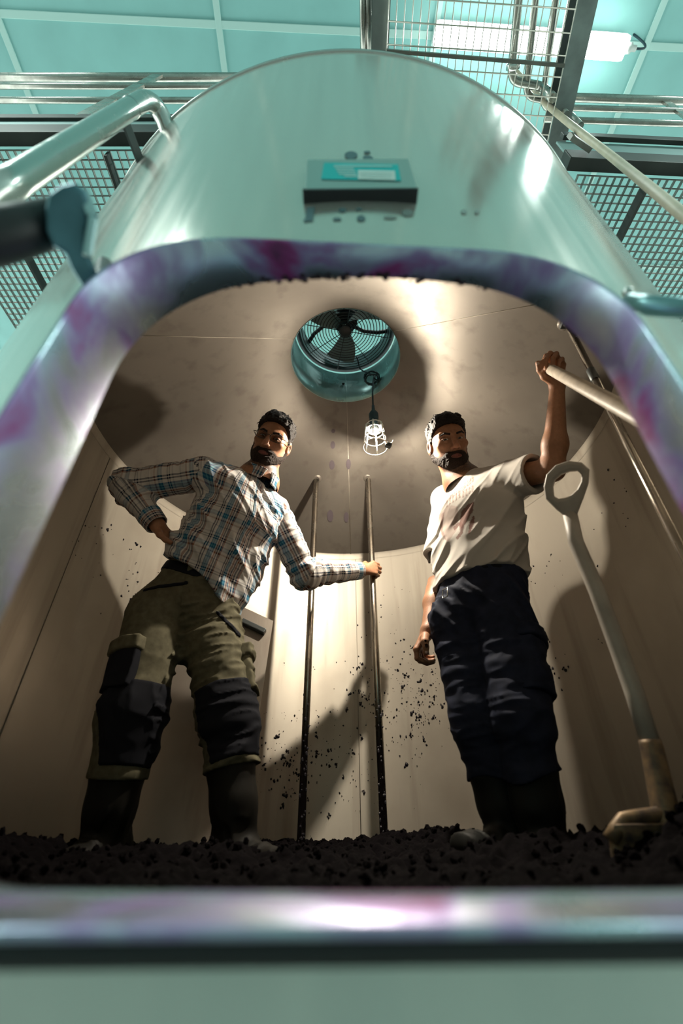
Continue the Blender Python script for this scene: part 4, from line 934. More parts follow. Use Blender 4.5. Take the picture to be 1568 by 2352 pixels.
# ------------------------------------------------------------------ clothes
def chain(P, pts, k=0.03):
    d = None
    for (a, sa, wa, da), (b, sb, wb, db) in zip(pts, pts[1:]):
        m = s_cap(P, a, b, da, db, unit(npv(sa)+npv(sb)), (wa/da+wb/db)/2); d = m if d is None else smin(d, m, k)
    return d
def limb(P, pts, rs, k=0.03):
    d = None
    for a, b, ra, rb in zip(pts, pts[1:], rs, rs[1:]):
        m = s_cap(P, a, b, ra, rb); d = m if d is None else smin(d, m, k)
    return d
def plane(P, p, n): return (P-npv(p))@unit(n)
def around(P, a, b, ref, R):                 # unrolled cloth coordinates about an axis
    a, b = npv(a), npv(b); d = unit(b-a); s = npv(ref); s = unit(s-d*float(s@d)); t = np.cross(d, s); q = P-a
    return np.stack([np.arctan2(q@s, q@t)*R, q@d, np.zeros(len(P))], 1)
def stripes(nt, src, comp, period, stops, off=0.0):
    N, L = nt.nodes.new, nt.links.new
    sp = N('ShaderNodeSeparateXYZ'); L(src, sp.inputs[0]); m = N('ShaderNodeMath'); m.operation = 'MULTIPLY_ADD'; m.inputs[1].default_value = 1/period; m.inputs[2].default_value = 50+off; L(sp.outputs[comp], m.inputs[0])
    fr = N('ShaderNodeMath'); fr.operation = 'FRACT'; L(m.outputs[0], fr.inputs[0]); cr = N('ShaderNodeValToRGB'); cr.color_ramp.interpolation = 'CONSTANT'; e = cr.color_ramp.elements
    e[0].position = 0; e[0].color = (*stops[0][1], 1); e[1].position = stops[1][0]; e[1].color = (*stops[1][1], 1)
    for p, c in stops[2:]: x = e.new(p); x.color = (*c, 1)
    L(fr.outputs[0], cr.inputs[0]); return cr.outputs[0]
def plaid_mat():
    m = mat('plaid_cotton', (0.5, 0.5, 0.5), 0.8, spec=0.2, bump=0.04, bscale=700); nt = m.node_tree; b = nt.nodes['Principled BSDF']
    at = nt.nodes.new('ShaderNodeAttribute'); at.attribute_name = 'tint'
    cr, nv, bl, lb, br, gr = (0.72, 0.69, 0.66), (0.012, 0.016, 0.045), (0.02, 0.13, 0.26), (0.12, 0.38, 0.50), (0.30, 0.13, 0.08), (0.36, 0.35, 0.38)
    A = stripes(nt, at.outputs['Vector'], 0, 0.128, [(0, cr), (0.12, nv), (0.165, cr), (0.20, nv), (0.245, cr), (0.33, bl), (0.38, lb), (0.41, bl), (0.46, lb), (0.49, bl), (0.54, cr), (0.58, br), (0.635, cr), (0.66, nv), (0.71, cr), (0.75, nv), (0.80, br), (0.85, cr)])
    Bq = stripes(nt, at.outputs['Vector'], 1, 0.128, [(0, cr), (0.10, gr), (0.14, cr), (0.2, nv), (0.24, cr), (0.27, nv), (0.31, cr), (0.45, bl), (0.50, lb), (0.54, bl), (0.6, cr), (0.67, br), (0.72, cr), (0.86, gr), (0.9, cr)], 0.3)
    mx = nt.nodes.new('ShaderNodeMix'); mx.data_type = 'RGBA'; mx.inputs['Factor'].default_value = 0.36; nt.links.new(A, mx.inputs['A']); nt.links.new(Bq, mx.inputs['B']); nt.links.new(mx.outputs['Result'], b.inputs['Base Color'])
    return m
M_plaid = plaid_mat()
M_olive = mat('olive_canvas', (0.165, 0.150, 0.098), 0.85, spec=0.15, noise=0.35, nscale=(40, 40, 40), bump=0.05, bscale=500)
M_blackcloth = mat('black_canvas', (0.010, 0.011, 0.016), 0.85, spec=0.15)
M_navy = mat('navy_work_cloth', (0.020, 0.026, 0.052), 0.8, spec=0.2, noise=0.45, nscale=(25, 25, 25), bump=0.05, bscale=500)
M_boot = mat('dark_rubber_boot', (0.010, 0.011, 0.010), 0.6, spec=0.25, noise=0.4, nscale=(20, 20, 20)); M_bootg = mat('muddy_rubber_boot', (0.009, 0.008, 0.006), 0.65, spec=0.2, noise=0.6, nscale=(14, 14, 14))
M_button = mat('shirt_button', (0.55, 0.50, 0.45), 0.3); M_glass = mat('glasses_frame', (0.012, 0.010, 0.010), 0.3)
M_tee = attr_mat('white_jersey', 0.85, bump=0.03, bscale=700, spec=0.15)
SKIN = (0.42, 0.205, 0.115); LIP = (0.27, 0.085, 0.07)
def patch_on(name, f, off, reg, lo, hi, h, m, parent): return smooth_part(name, lambda P: smax(f(P)-off, reg(P), 0.004), lo, hi, h, m, parent)
def boot(parent, top, ankle, toe, rt, m):
    top, ankle, toe = v3(top), v3(ankle), v3(toe); d = unit(toe-ankle); heel = ankle-d*0.055-npv((0, 0, 0.035)); ax = axes(ankle-top, d)
    z0 = min(ankle[2], toe[2])-0.078
    def f(P):
        q = limb(P, [top, top*0.45+ankle*0.55, ankle], [rt, rt*0.82, rt*0.66], 0.03); q = smin(q, s_cap(P, heel, toe-npv((0, 0, 0.012)), 0.040, 0.030, np.cross(d, npv((0, 0, 1))), 1.35), 0.03)
        q = q-folds(P, ax, (6, 30, 6), 0.010)*np.clip(1-np.abs((P-ankle)@unit(top-ankle)-0.02)/0.12, 0, 1)
        q = smax(q, z0-P[:, 2], 0.004); return smax(q, plane(P, top, top-ankle), 0.006)
    lo, hi = bounds([top, ankle, toe, heel], 0.11); bt = smooth_part('boot', f, lo, hi, 0.0055, m, parent)
    def g(P): return smax(smax(s_cap(P, heel, toe-npv((0, 0, 0.012)), 0.044, 0.034, np.cross(d, npv((0, 0, 1))), 1.36), P[:, 2]-z0-0.012, 0.003), z0-0.012-P[:, 2], 0.003)
    smooth_part('sole', g, lo-npv((0, 0, .02)), hi, 0.006, M_boot, bt); return bt

# ================================================================== the man in the plaid shirt
def finger(k, d, n, L, fl):
    pts = [npv(k)]; d = unit(d); n = unit(n-d*float(npv(n)@d)); a = 0.0
    for l, f in zip(L, fl): a += math.radians(f); pts.append(pts[-1]+(d*math.cos(a)+n*math.sin(a))*l)
    return pts
FL = [(0.042, 0.025, 0.020), (0.046, 0.029, 0.021), (0.043, 0.027, 0.021), (0.034, 0.020, 0.018)]
MS = 1.0
def man_plaid():
    at_y0 = globals()['at_y']; at_y = lambda x, y, d: at_y0(x, y, d*MS); at_depth = lambda x, y, d: globals()['at_depth'](x, y, d*MS)
    who = thing('person', 'bearded man with glasses in plaid shirt and olive work trousers gripping a rail', 'person', (-0.47, 1.66, 0.10), 'men standing in the tank')
    hd = Head(at_y(626, 1014, 1.50), (46, 128), math.radians(10), math.radians(-14), 1.0)
    nb = v3(at_y(598, 1094, 1.56)); rs = v3(at_y(468, 1090, 1.45)); ls = v3(at_y(628, 1172, 1.67)); re = v3(at_depth(292, 1116, 1.88)); rw = v3(at_depth(356, 1200, 1.80))
    le = v3(at_depth(700, 1318, 2.02)); grip = v3(at_y0(854, 1308, RAILY))
    pel = v3(at_y(440, 1385, 1.66)); rh = v3(at_y(362, 1415, 1.63)); lh = v3(at_y(488, 1460, 1.69)); rk = v3(at_y(303, 1640, 1.58)); lk = v3(at_y(520, 1640, 1.66)); ra = v3(at_y(238, 1925, 1.62)); la = v3(at_y(545, 1915, 1.66))
    lt = v3(at_y(648, 1990, 1.56)); rt_ = v3(at_y(150, 1990, 1.50))
    ra[2] = 0.165; la[2] = 0.165; lt[2] = 0.125; rt_[2] = 0.125
    side = unit(ls-rs); c0 = (rs+ls)/2; c1 = v3(at_y(545, 1188, 1.60)); c2 = v3(at_y(500, 1278, 1.645)); c3 = v3(at_y(448, 1372, 1.66)); ps = unit(lh-rh); up = unit(c1-c2); front = unit(np.cross(up, side)); 
    if front[1] > 0: front = -front
    # left hand round the rail
    d = unit(npv((0.93, 0.22, 0.30))); n = unit(npv((-0.15, 1.0, -0.05))); n = unit(n-d*float(n@d)); s = np.cross(d, n); s = s if s[2] > 0 else -s
    lw = grip-d*0.085-n*0.034-s*0.012
    kn = [lw+d*0.090+s*0.030, lw+d*0.094+s*0.010, lw+d*0.089-s*0.011, lw+d*0.080-s*0.030]
    LH = dict(wrist=lw, fingers=[finger(k+n*0.002, d, n, L, (38+4*i, 72, 62)) for i, (k, L) in enumerate(zip(kn, FL))], thumb=[lw+d*0.030+s*0.026+n*0.008, lw+d*0.058+s*0.046+n*0.026, lw+d*0.083+s*0.046+n*0.052, lw+d*0.088+s*0.036+n*0.075])
    # right hand behind the hip
    d2 = unit(npv((0.62, 0.55, -0.50))); n2 = unit(npv((0.75, -0.45, 0.3))); n2 = unit(n2-d2*float(n2@d2)); s2 = np.cross(d2, n2)
    if s2[2] > 0: s2 = -s2
    kn2 = [rw+d2*0.092+s2*0.030, rw+d2*0.096+s2*0.010, rw+d2*0.090-s2*0.011, rw+d2*0.080-s2*0.030]
    RH = dict(wrist=rw, fingers=[finger(k, d2, n2, L, (25, 35, 25)) for k, L in zip(kn2, FL)], thumb=[rw+d2*0.03+s2*0.026, rw+d2*0.05+s2*0.052+n2*0.01, rw+d2*0.08+s2*0.066+n2*0.02, rw+d2*0.10+s2*0.068+n2*0.03])
    fl, fr = hand_sdf(LH), hand_sdf(RH); nk = hd.world((0, -0.022, -0.06)); nb2 = nb-up*0.024
    def neck(P): return smin(s_cap(P, nk, nb2, 0.058, 0.074), s_cap(P, nb2, c0-up*0.05, 0.075, 0.09, side, 1.3), 0.04)
    def f_head(P): return smin(hd.sdf(P), neck(P), 0.022)
    def f_l(P): return smin(fl(P), s_cap(P, lw+d*0.01, le, 0.0255, 0.042, s, 1.18), 0.02)
    def f_r(P): return smin(fr(P), s_cap(P, rw+d2*0.01, re, 0.0265, 0.043, s2, 1.18), 0.02)
    def f_core(P):
        q = chain(P, [(c0-up*0.05, side, 0.14, 0.08), (c1, side, 0.14, 0.09), (c2, side, 0.13, 0.085), (c3, ps, 0.14, 0.09)]); q = smin(q, limb(P, [rs, re], [.045, .038]), .03); q = smin(q, limb(P, [ls, le], [.045, .038]), .03)
        q = smin(q, limb(P, [rh, rk, ra], [.07, .05, .035]), .03); return smin(q, limb(P, [lh, lk, la], [.07, .05, .035]), .03)
    A = join([mesh_sdf(f_head, hd.c-npv((0.16, 0.16, 0.21)), hd.c+npv((0.16, 0.16, 0.17)), 0.0024), mesh_sdf(f_l, *bounds([lw-d*0.07, grip+d*0.05], 0.075), 0.0022), mesh_sdf(f_r, *bounds([rw-d2*0.05, rw+d2*0.14], 0.07), 0.003), mesh_sdf(f_core, *bounds([rs, ls, re, le, rk, lk, ra, la, pel], 0.13), 0.013)])
    body = np_mesh('body', *A, M_flesh, who); T = hd.tint(A[0], SKIN, LIP); set_attr(body, T)
    hair = smooth_part('hair', lambda P: hd.hair(P, 0.021, 0.074, 0.0), *hd.box(), 0.0026, M_hair, who); hd.tufts(hair, 240, 0.072, 0.022, 4, 0.3)
    smooth_part('beard', lambda P: hd.beard(P, 0.0062), *hd.box(), 0.0022, M_beard, who); [smooth_part('eyebrow', lambda P, sx=sx: np.maximum(hd.brow(P), -sx*hd.loc(P)[:, 0]), *hd.box(), 0.0022, M_hair, who) for sx in (-1, 1)]; hd.eyes(who)
    # glasses
    gl = None; bm = B()
    for sx in (-1, 1):
        pts = []
        for k in range(20):
            a = 2*PI*k/20; ca, sa = math.cos(a), math.sin(a); pts.append(Vector(hd.world((sx*0.033+0.0255*math.copysign(abs(ca)**0.6, ca), 0.103-0.10*abs(0.0255*ca*1.0+0.0)*0-0.006*(1 if sx*ca > 0.5 else 0), -0.003+0.0155*math.copysign(abs(sa)**0.7, sa))).tolist()))
        add_tube(bm, pts, 0.0013, 6, closed=True)
        add_tube(bm, [Vector(hd.world(p).tolist()) for p in ((sx*0.058, 0.098, 0.004), (sx*0.074, 0.085, 0.005), (sx*0.082, 0.03, 0.006), (sx*0.084, -0.02, 0.0))], 0.0016, 6)
    add_tube(bm, [Vector(hd.world(p).tolist()) for p in ((-0.0085, 0.103, 0.003), (0, 0.107, 0.006), (0.0085, 0.103, 0.003))], 0.0014, 6); gl = obj('glasses', bm, M_glass, who, True)
    M_lens = bpy.data.materials.new('lens'); M_lens.use_nodes = True; bb = M_lens.node_tree.nodes['Principled BSDF']; bb.inputs['Transmission Weight'].default_value = 1.0; bb.inputs['Roughness'].default_value = 0.02; bb.inputs['IOR'].default_value = 1.02
    for sx in (-1, 1):
        bm = B(); vs = [bm.verts.new(Vector(hd.world((sx*0.033+0.0245*math.cos(a), 0.1025, -0.003+0.0145*math.sin(a))).tolist())) for a in [2*PI*k/16 for k in range(16)]]; bm.faces.new(vs); obj('lens', bm, M_lens, gl)
    # trousers
    axr, axl = axes(rk-rh, front), axes(lk-lh, front); rb = rk*0.45+ra*0.55; lb = lk*0.52+la*0.48
    def trou(P):
        q = chain(P, [(c2*0.45+c3*0.55, ps, 0.165, 0.105), (pel, ps, 0.168, 0.112)]); q = smin(q, limb(P, [rh, rk, rb], [0.112, 0.088, 0.085], 0.05), 0.05); q = smin(q, limb(P, [lh, lk, lb], [0.110, 0.085, 0.084], 0.05), 0.045)
        w = folds(P, axr, (8, 26, 8), 0.017)*np.clip(1-np.abs((P-rk)@axr[:, 0]+0.02)/0.2, 0.25, 1); w2 = folds(P, np.stack([ps, unit(npv((0.3, 0, -1))), unit(npv((0, 1, 0)))], 1).astype(F4), (6, 24, 6), 0.015)
        lo = np.clip((0.42+0-P[:, 2])/0.2, 0, 1); q = q-np.where(P[:, 0] < pel[0], w, w2)-0.008*(noise3(P, (9, 9, 9))-0.5)
        q = np.maximum(q, -plane(P, rb, rk-rb)-1e3*(P[:, 0] > -0.52)); q = np.maximum(q, -plane(P, lb, lk-lb)-1e3*(P[:, 0] <= -0.50)); return q
    blo, bhi = bounds([c2, rh, lh, rb, lb, rk, lk], 0.15)
    tr = smooth_part('trousers', trou, blo, bhi, 0.0052, M_olive, who)
    for (h_, k_, b_) in ((rh, rk, rb), (lh, lk, lb)):
        ax_ = unit(k_-h_); fx = unit(front-ax_*float(front@ax_)); zz = unit(b_-k_)
        patch_on('knee_patch', trou, 0.006, lambda P: np.maximum(np.maximum(-((P-k_)@unit(ax_+zz))-0.085, ((P-k_)@unit(ax_+zz))-0.155), 0.012-((P-k_)@fx)), *bounds([h_, k_, b_], 0.13), 0.006, M_blackcloth, tr)
    # cargo pockets
    for (h_, k_, t0, sgn, w_) in ((rh, rk, 0.66, -1, 0.062), (lh, lk, 0.62, 1, 0.05)):
        ax_ = unit(k_-h_); sd = unit(ps-ax_*float(ps@ax_)); fx = unit(np.cross(ax_, sd)); fx = -fx if fx@front < 0 else fx; c = h_+(k_-h_)*t0; dirn = unit(fx*0.75+sd*sgn*0.75) if sgn < 0 else unit(sd*0.95+fx*0.3); tang = np.cross(ax_, dirn)
        patch_on('cargo_pocket', trou, 0.020, lambda P: np.maximum(np.abs((P-c)@ax_)-0.075, np.maximum(np.abs((P-c)@tang)-w_, -((P-c)@dirn))), *bounds([c], 0.19), 0.0055, M_blackcloth if sgn < 0 else M_olive, tr)
        patch_on('pocket_flap', trou, 0.028, lambda P: np.maximum(np.abs((P-c+ax_*0.072)@ax_)-0.024, np.maximum(np.abs((P-c)@tang)-w_-0.006, -((P-c)@dirn))), *bounds([c], 0.19), 0.0055, M_olive, tr)
    for (p0, p1) in (((330, 1352), (432, 1345)), ((492, 1392), (540, 1440))):
        a_, b_ = v3(at_y(*p0, 1.53)), v3(at_y(*p1, 1.56)); patch_on('zip_pocket', trou, 0.005, lambda P: s_cap(P*npv((1, 0, 1)), a_*npv((1, 0, 1)), b_*npv((1, 0, 1)), 0.0075, 0.0075)+1e3*(P[:, 1] > 1.66), *bounds([a_, b_], 0.12), 0.005, M_blackcloth, tr)
    bc = c2*0.33+c3*0.67; bu = unit(c2-pel)
    smooth_part('belt', lambda P: np.maximum(chain(P, [(c2*0.5+c3*0.5, ps, 0.172, 0.112), (pel, ps, 0.173, 0.117)]), np.abs((P-bc)@bu)-0.020), *bounds([bc], 0.24), 0.006, M_blackcloth, tr)
    boot(who, rb+unit(rk-rb)*0.02, ra, rt_, 0.083, M_bootg); boot(who, lb+unit(lk-lb)*0.02, la, lt, 0.080, M_bootg)
    # shirt
    hem = v3(at_y(470, 1345, 1.60)); hu = unit(npv(at_y(372, 1262, 1.62))-npv(at_y(572, 1418, 1.62))); hn = np.cross(hu, front); hn = hn if hn[2] < 0 else -hn; hn = unit(hn)
    dg = np.stack([unit(npv((0.55, 0, -0.85))), unit(npv((0.85, 0, 0.55))), npv((0, 1, 0))], 1).astype(F4)
    def torso(P):
        q = chain(P, [(c0-up*0.02, side, 0.135, 0.085), (c1, side, 0.178, 0.122), (c2, side, 0.185, 0.128), (c3, ps, 0.190, 0.130)], 0.05); q = smin(q, limb(P, [rs, c0+up*0.018, ls], [0.066, 0.070, 0.066]), 0.05)
        return q
    def shirt(P):
        q = torso(P)-folds(P, dg, (4, 22, 8), 0.014)-0.008*(noise3(P, (14, 14, 14))-0.5)
        q = smax(q, -s_cap(P, nb-unit(nk-nb)*0.02, nb+unit(nk-nb)*0.10, 0.060, 0.078), 0.006)
        t = (P-hem)@hn; q = smax(q, t-0.012*np.sin((P@side)*22), 0.006); return np.maximum(q, -np.maximum(torso(P)+0.016, -t-0.05))
    st = smooth_part('shirt', shirt, *bounds([rs, ls, c3, hem+side*0.2-up*0.1, hem-side*0.2], 0.12), 0.0048, M_plaid, who, attr=lambda V: around(V, c0, c3, side, 0.17))
    cu1, cu2 = rw+(re-rw)*0.16, lw+(le-lw)*0.13
    def sleeve(sh, el, wr, cut, r, seed):
        ax1, ax2 = axes(el-sh, npv((0, -1, 0.2))), axes(wr-el, npv((0, -1, 0.2))); eu = unit(el-sh); wu = unit(wr-el)
        def f(P):
            q = limb(P, [sh, el, cut], [r, r*0.86, r*0.66], 0.035); near = np.clip(1-np.sqrt(((P-el)**2).sum(1))/0.16, 0, 1)
            m = ((P-el)@(wu+eu) > 0); w = np.where(m, folds(P+seed, ax2, (26, 8, 8), 0.016), folds(P+seed, ax1, (24, 9, 9), 0.016)); q = q-w*(0.45+0.8*near)-0.006*(noise3(P, (20, 20, 20))-.5); return smax(q, plane(P, cut, cut-el), 0.004)
        def uv(V):
            m = (((V-el)@(wu+eu)) > 0)[:, None]; b_ = around(V, el, wr, ax1[:, 0], 0.055); b_[:, 1] += np.linalg.norm(el-sh); return np.where(m, b_, around(V, sh, el, ax2[:, 0], 0.06))
        o = smooth_part('sleeve', f, *bounds([sh, el, cut], 0.10), 0.0048, M_plaid, st, attr=uv)
        ce = cut+unit(wr-el)*0.050
        smooth_part('cuff', lambda P: np.maximum(np.maximum(np.maximum(s_cap(P, el, ce, r*0.86, r*0.60)-0.003, plane(P, ce, ce-el)), -plane(P, cut, cut-el)-0.012), -s_cap(P, el, ce+wu*0.05, r*0.8, r*0.60-0.007)), *bounds([cut, ce], 0.06), 0.003, M_plaid, st, attr=lambda V: around(V, el, wr, ax1[:, 0], 0.05)[:, [1, 0, 2]]); return o
    sleeve(rs, re, rw, cu1, 0.070, 0.0); sleeve(ls, le, lw, cu2, 0.068, 3.3)
    # collar: a folded band about the neck, open in front
    ca = unit(unit(nk-nb)*0.55+up*0.45); cx = nb+ca*0.010+front*0.003; fr_ = unit(front-ca*float(front@ca)); cs = unit(np.cross(ca, fr_)); cs = cs if cs@side > 0 else -cs
    def collar(P):
        q = P-cx; z = q@ca+0.004; x = q@cs; y = q@fr_; rr_ = np.sqrt((x/1.0)**2+(y/1.05)**2); R0 = 0.0785+0.045*np.clip(-z-0.005, 0, 1)*1.2-0.0*z
        d_ = np.abs(rr_-R0)-0.0042; low = -0.036-0.016*np.clip(y/0.07, 0, 1); d_ = np.maximum(d_, np.maximum(z-0.020+0.020*np.clip(y/0.07, 0, 1), low-z)); gap = 0.006+0.30*np.clip(-z+0.012, 0, 1); return np.maximum(d_, np.where(y > 0, gap-np.abs(x), -1))
    smooth_part('collar', collar, *bounds([cx], 0.13), 0.0026, M_plaid, st, attr=lambda V: around(V, cx, cx-up, side, 0.08))
    # buttons and chest pocket lie on the cloth
    def on_front(p):
        p = npv(p); o = p+front*0.3; 
        for _ in range(40):
            dd = float(shirt(o[None].astype(F4))[0]); 
            if dd < 0.0006: break
            o = o-front*max(dd*0.7, 0.0005)
        return o
    for t in np.linspace(0.10, 0.92, 7):
        base = nb*(1-t)+(hem+side*0.045)*t+side*0.01; p = on_front(base); bm = B(); M = Matrix.Translation(Vector(p.tolist())) @ Vector((0, 0, 1)).rotation_difference(Vector(front.tolist())).to_matrix().to_4x4() @ Matrix.Diagonal((1, 1, 0.35, 1)); bmesh.ops.create_uvsphere(bm, u_segments=10, v_segments=6, radius=0.0058, matrix=M); obj('button', bm, M_button, st, True)
    pc = c1+side*0.085+up*0.028; ul = unit(up+side*0.15)
    smooth_part('chest_pocket', lambda P: np.maximum(shirt(P)-0.0045, np.maximum(np.maximum(np.abs((P-pc)@np.cross(ul, front))-0.052, np.abs((P-pc)@ul)-0.060), -((P-pc)@front))), *bounds([pc], 0.16), 0.0035, M_plaid, st, attr=lambda V: np.stack([(V-pc)@ul, (V-pc)@side, 0*V[:, 0]], 1))
    q0 = nb-up*0.02; smooth_part('button_placket', lambda P: np.maximum(shirt(P)-0.0035, np.maximum(np.abs((P-q0)@unit(np.cross(unit(hem+side*0.045-q0), front)))-0.017, -((P-c1)@front))), *bounds([q0, hem], 0.17), 0.004, M_plaid, st, attr=lambda V: around(V, c0, c3, side, 0.17)+npv((0.02, 0.01, 0)))
    return who
man_a = man_plaid(); print('plaid man', round(time.time()-T0, 1))

# ================================================================== the man in the white shirt
def man_white():
    at_y = lambda x, y, d: globals()['at_y'](x, y, d*MS); at_depth = lambda x, y, d: globals()['at_depth'](x, y, d*MS)
    who = thing('person', 'dark-haired bearded man in white printed t-shirt and navy trousers holding a tool handle', 'person', (0.46, 1.50, 0.10), 'men standing in the tank')
    hd = Head(at_y(1028, 1018, 1.48), (-20, 128), math.radians(11), math.radians(17), 1.03)
    P_ = lambda x, y, dd: v3(at_depth(x, y, dd))
    nb = v3(at_y(1066, 1102, 1.545)); rs = v3(at_y(1024, 1150, 1.68)); ls = v3(at_y(1172, 1098, 1.375)); le = P_(1268, 1078, 1.62); lw = P_(1279, 892, 1.655); re = P_(1003, 1362, 1.83); rw = P_(984, 1446, 1.665)
    c0 = (rs+ls)/2; c1 = v3(at_y(1098, 1185, 1.515)); c2 = v3(at_y(1098, 1280, 1.52)); pel = v3(at_y(1102, 1380, 1.50)); rh = v3(at_y(1056, 1430, 1.545)); lh = v3(at_y(1152, 1425, 1.46)); rk = v3(at_y(1098, 1655, 1.50)); lk = v3(at_y(1196, 1645, 1.41)); ra = v3(at_y(1172, 1940, 1.53)); la = v3(at_y(1252, 1945, 1.45))
    ra[2] = la[2] = 0.175; side = unit(ls-rs); up = unit(c1-pel); front = np.cross(up, side); front = unit(-front if front[1] > 0 else front); ps = unit(lh-rh); nk = hd.world((0, -0.022, -0.06)); nb2 = nb-up*0.024
    # raised hand, fingers over the end of the handle
    LH = dict(wrist=lw, k=0.95, fingers=[[P_(1262, 832, 1.685), P_(1254, 818, 1.665), P_(1246, 832, 1.64), P_(1249, 849, 1.625)], [P_(1272, 826, 1.69), P_(1263, 812, 1.67), P_(1253, 826, 1.635), P_(1254, 846, 1.612)], [P_(1283, 827, 1.69), P_(1277, 813, 1.665), P_(1270, 823, 1.625), P_(1268, 840, 1.602)], [P_(1293, 838, 1.685), P_(1290, 825, 1.66), P_(1284, 830, 1.625), P_(1282, 842, 1.605)]],
              thumb=[P_(1266, 874, 1.65), P_(1250, 865, 1.645), P_(1239, 850, 1.64), P_(1235, 834, 1.635)])
    RH = dict(wrist=rw, k=1.0, fingers=[[P_(956, 1492, 1.60), P_(958, 1512, 1.585), P_(970, 1518, 1.585), P_(981, 1521, 1.59)], [P_(958, 1493, 1.625), P_(964, 1517, 1.62), P_(980, 1523, 1.62), P_(994, 1521, 1.625)], [P_(963, 1492, 1.65), P_(970, 1514, 1.655), P_(984, 1519, 1.66), P_(996, 1516, 1.66)], [P_(970, 1489, 1.67), P_(977, 1507, 1.68), P_(987, 1511, 1.685), P_(995, 1508, 1.685)]],
              thumb=[P_(977, 1462, 1.615), P_(975, 1474, 1.575), P_(978, 1486, 1.56), P_(979, 1499, 1.555)])
    fl, fr = hand_sdf(LH), hand_sdf(RH)
    def neck(P): return smin(s_cap(P, nk, nb2, 0.057, 0.074), s_cap(P, nb2, c0-up*0.05, 0.075, 0.09, side, 1.3), 0.04)
    def f_head(P): return smin(hd.sdf(P), neck(P), 0.022)
    m1 = le+(lw-le)*0.30; m2 = re+(rw-re)*0.30
    def f_l(P): return smin(fl(P), smin(limb(P, [lw+unit(le-lw)*0.0, m1+npv((0.004, 0, 0)), le], [0.0255, 0.040, 0.038], 0.03), limb(P, [le, ls], [0.040, 0.050]), 0.03), 0.018)
    def f_r(P): return smin(fr(P), smin(limb(P, [rw, m2, re], [0.0265, 0.040, 0.038], 0.03), limb(P, [re, rs], [0.040, 0.050]), 0.03), 0.018)
    def f_core(P):
        q = chain(P, [(c0-up*0.05, side, 0.14, 0.08), (c1, side, 0.14, 0.09), (c2, side, 0.13, 0.085), (pel, ps, 0.14, 0.09)]); q = smin(q, limb(P, [rh, rk, ra], [.07, .05, .035]), .03); return smin(q, limb(P, [lh, lk, la], [.07, .05, .035]), .03)
    hb = [npv(x) for f_ in RH['fingers'] for x in f_]; lb_ = [npv(x) for f_ in LH['fingers'] for x in f_]
    A = join([mesh_sdf(f_head, hd.c-npv((0.16, 0.16, 0.21)), hd.c+npv((0.17, 0.16, 0.17)), 0.0024), mesh_sdf(f_l, *bounds([lw, le, ls]+lb_, 0.06), 0.0026), mesh_sdf(f_r, *bounds([rw, re]+hb, 0.055), 0.0025), mesh_sdf(f_core, *bounds([rs, ls, rk, lk, ra, la, pel], 0.13), 0.013)])
    body = np_mesh('body', *A, M_flesh, who); set_attr(body, hd.tint(A[0], SKIN, LIP))
    for H in (LH, RH):
        t = H['thumb']; nail(body, t[2], t[3], unit(npv(CAM)-npv(t[3])), 0.0088, M_nail)
    hair = smooth_part('hair', lambda P: hd.hair(P, 0.017, 0.066, 3.0), *hd.box(), 0.0026, M_hair, who); hd.tufts(hair, 260, 0.066, 0.016, 9, 0.5, (0.016, 0.035))
    smooth_part('beard', lambda P: hd.beard(P, 0.0042), *hd.box(), 0.0022, M_beard, who); [smooth_part('eyebrow', lambda P, sx=sx: np.maximum(hd.brow(P), -sx*hd.loc(P)[:, 0]), *hd.box(), 0.0022, M_hair, who) for sx in (-1, 1)]; hd.eyes(who)
    # trousers
    axr = axes(rk-rh, front); rb = rk*0.46+ra*0.54; lb = lk*0.46+la*0.54
    def trou(P):
        q = chain(P, [(c2*0.4+pel*0.6, side, 0.160, 0.108), (pel, ps, 0.166, 0.112)]); q = smin(q, limb(P, [rh, rk, rb], [0.104, 0.074, 0.070], 0.04), 0.04); q = smin(q, limb(P, [lh, lk, lb], [0.106, 0.076, 0.072], 0.04), 0.012)
        dgm = np.stack([unit(npv((0.5, 0.3, -0.8))), unit(npv((0.8, 0, 0.5))), unit(npv((0, 1, 0.2)))], 1).astype(F4); hi_ = np.clip((P[:, 2]-0.62)/0.2, 0, 1)
        q = q-folds(P, dgm, (6, 22, 9), 0.014)*hi_-folds(P, np.stack([ps, unit(rk-ra), front], 1).astype(F4), (7, 24, 7), 0.010)*(1-hi_)-0.006*(noise3(P, (10, 10, 10))-.5)
        return np.maximum(q, -plane(P, (rb+lb)/2, (rk+lk-rb-lb))+0.012*np.sin(P@ps*30))
    tr = smooth_part('trousers', trou, *bounds([c2, rh, lh, rk, lk, rb, lb], 0.13), 0.0052, M_navy, who)
    ax_ = unit(lk-lh); sd = unit(ps-ax_*float(ps@ax_))
    for off, t0, hh in ((0.017, 0.60, 0.08), (0.023, 0.27, 0.022)):
        c = lh+(lk-lh)*t0; patch_on('cargo_pocket' if hh > 0.05 else 'pocket_flap', trou, off, lambda P: np.maximum(np.abs((P-c)@ax_)-hh, np.maximum(np.abs((P-c)@np.cross(ax_, sd))-0.075, -((P-c)@unit(sd+front*0.35)))), *bounds([c], 0.19), 0.0055, M_navy, tr)
    bq = c2*0.36+pel*0.64; bu = unit(c2-pel)
    smooth_part('belt', lambda P: np.maximum(chain(P, [(c2*0.5+pel*0.5, side, 0.168, 0.115), (pel, ps, 0.172, 0.118)]), np.abs((P-bq)@bu)-0.019), *bounds([bq], 0.24), 0.006, M_blackcloth, tr)
    bk = v3(at_y(1019, 1364, 1.40)); 
    bt_front = unit(front*0.8-side*0.6); o = bq+bt_front*0.2
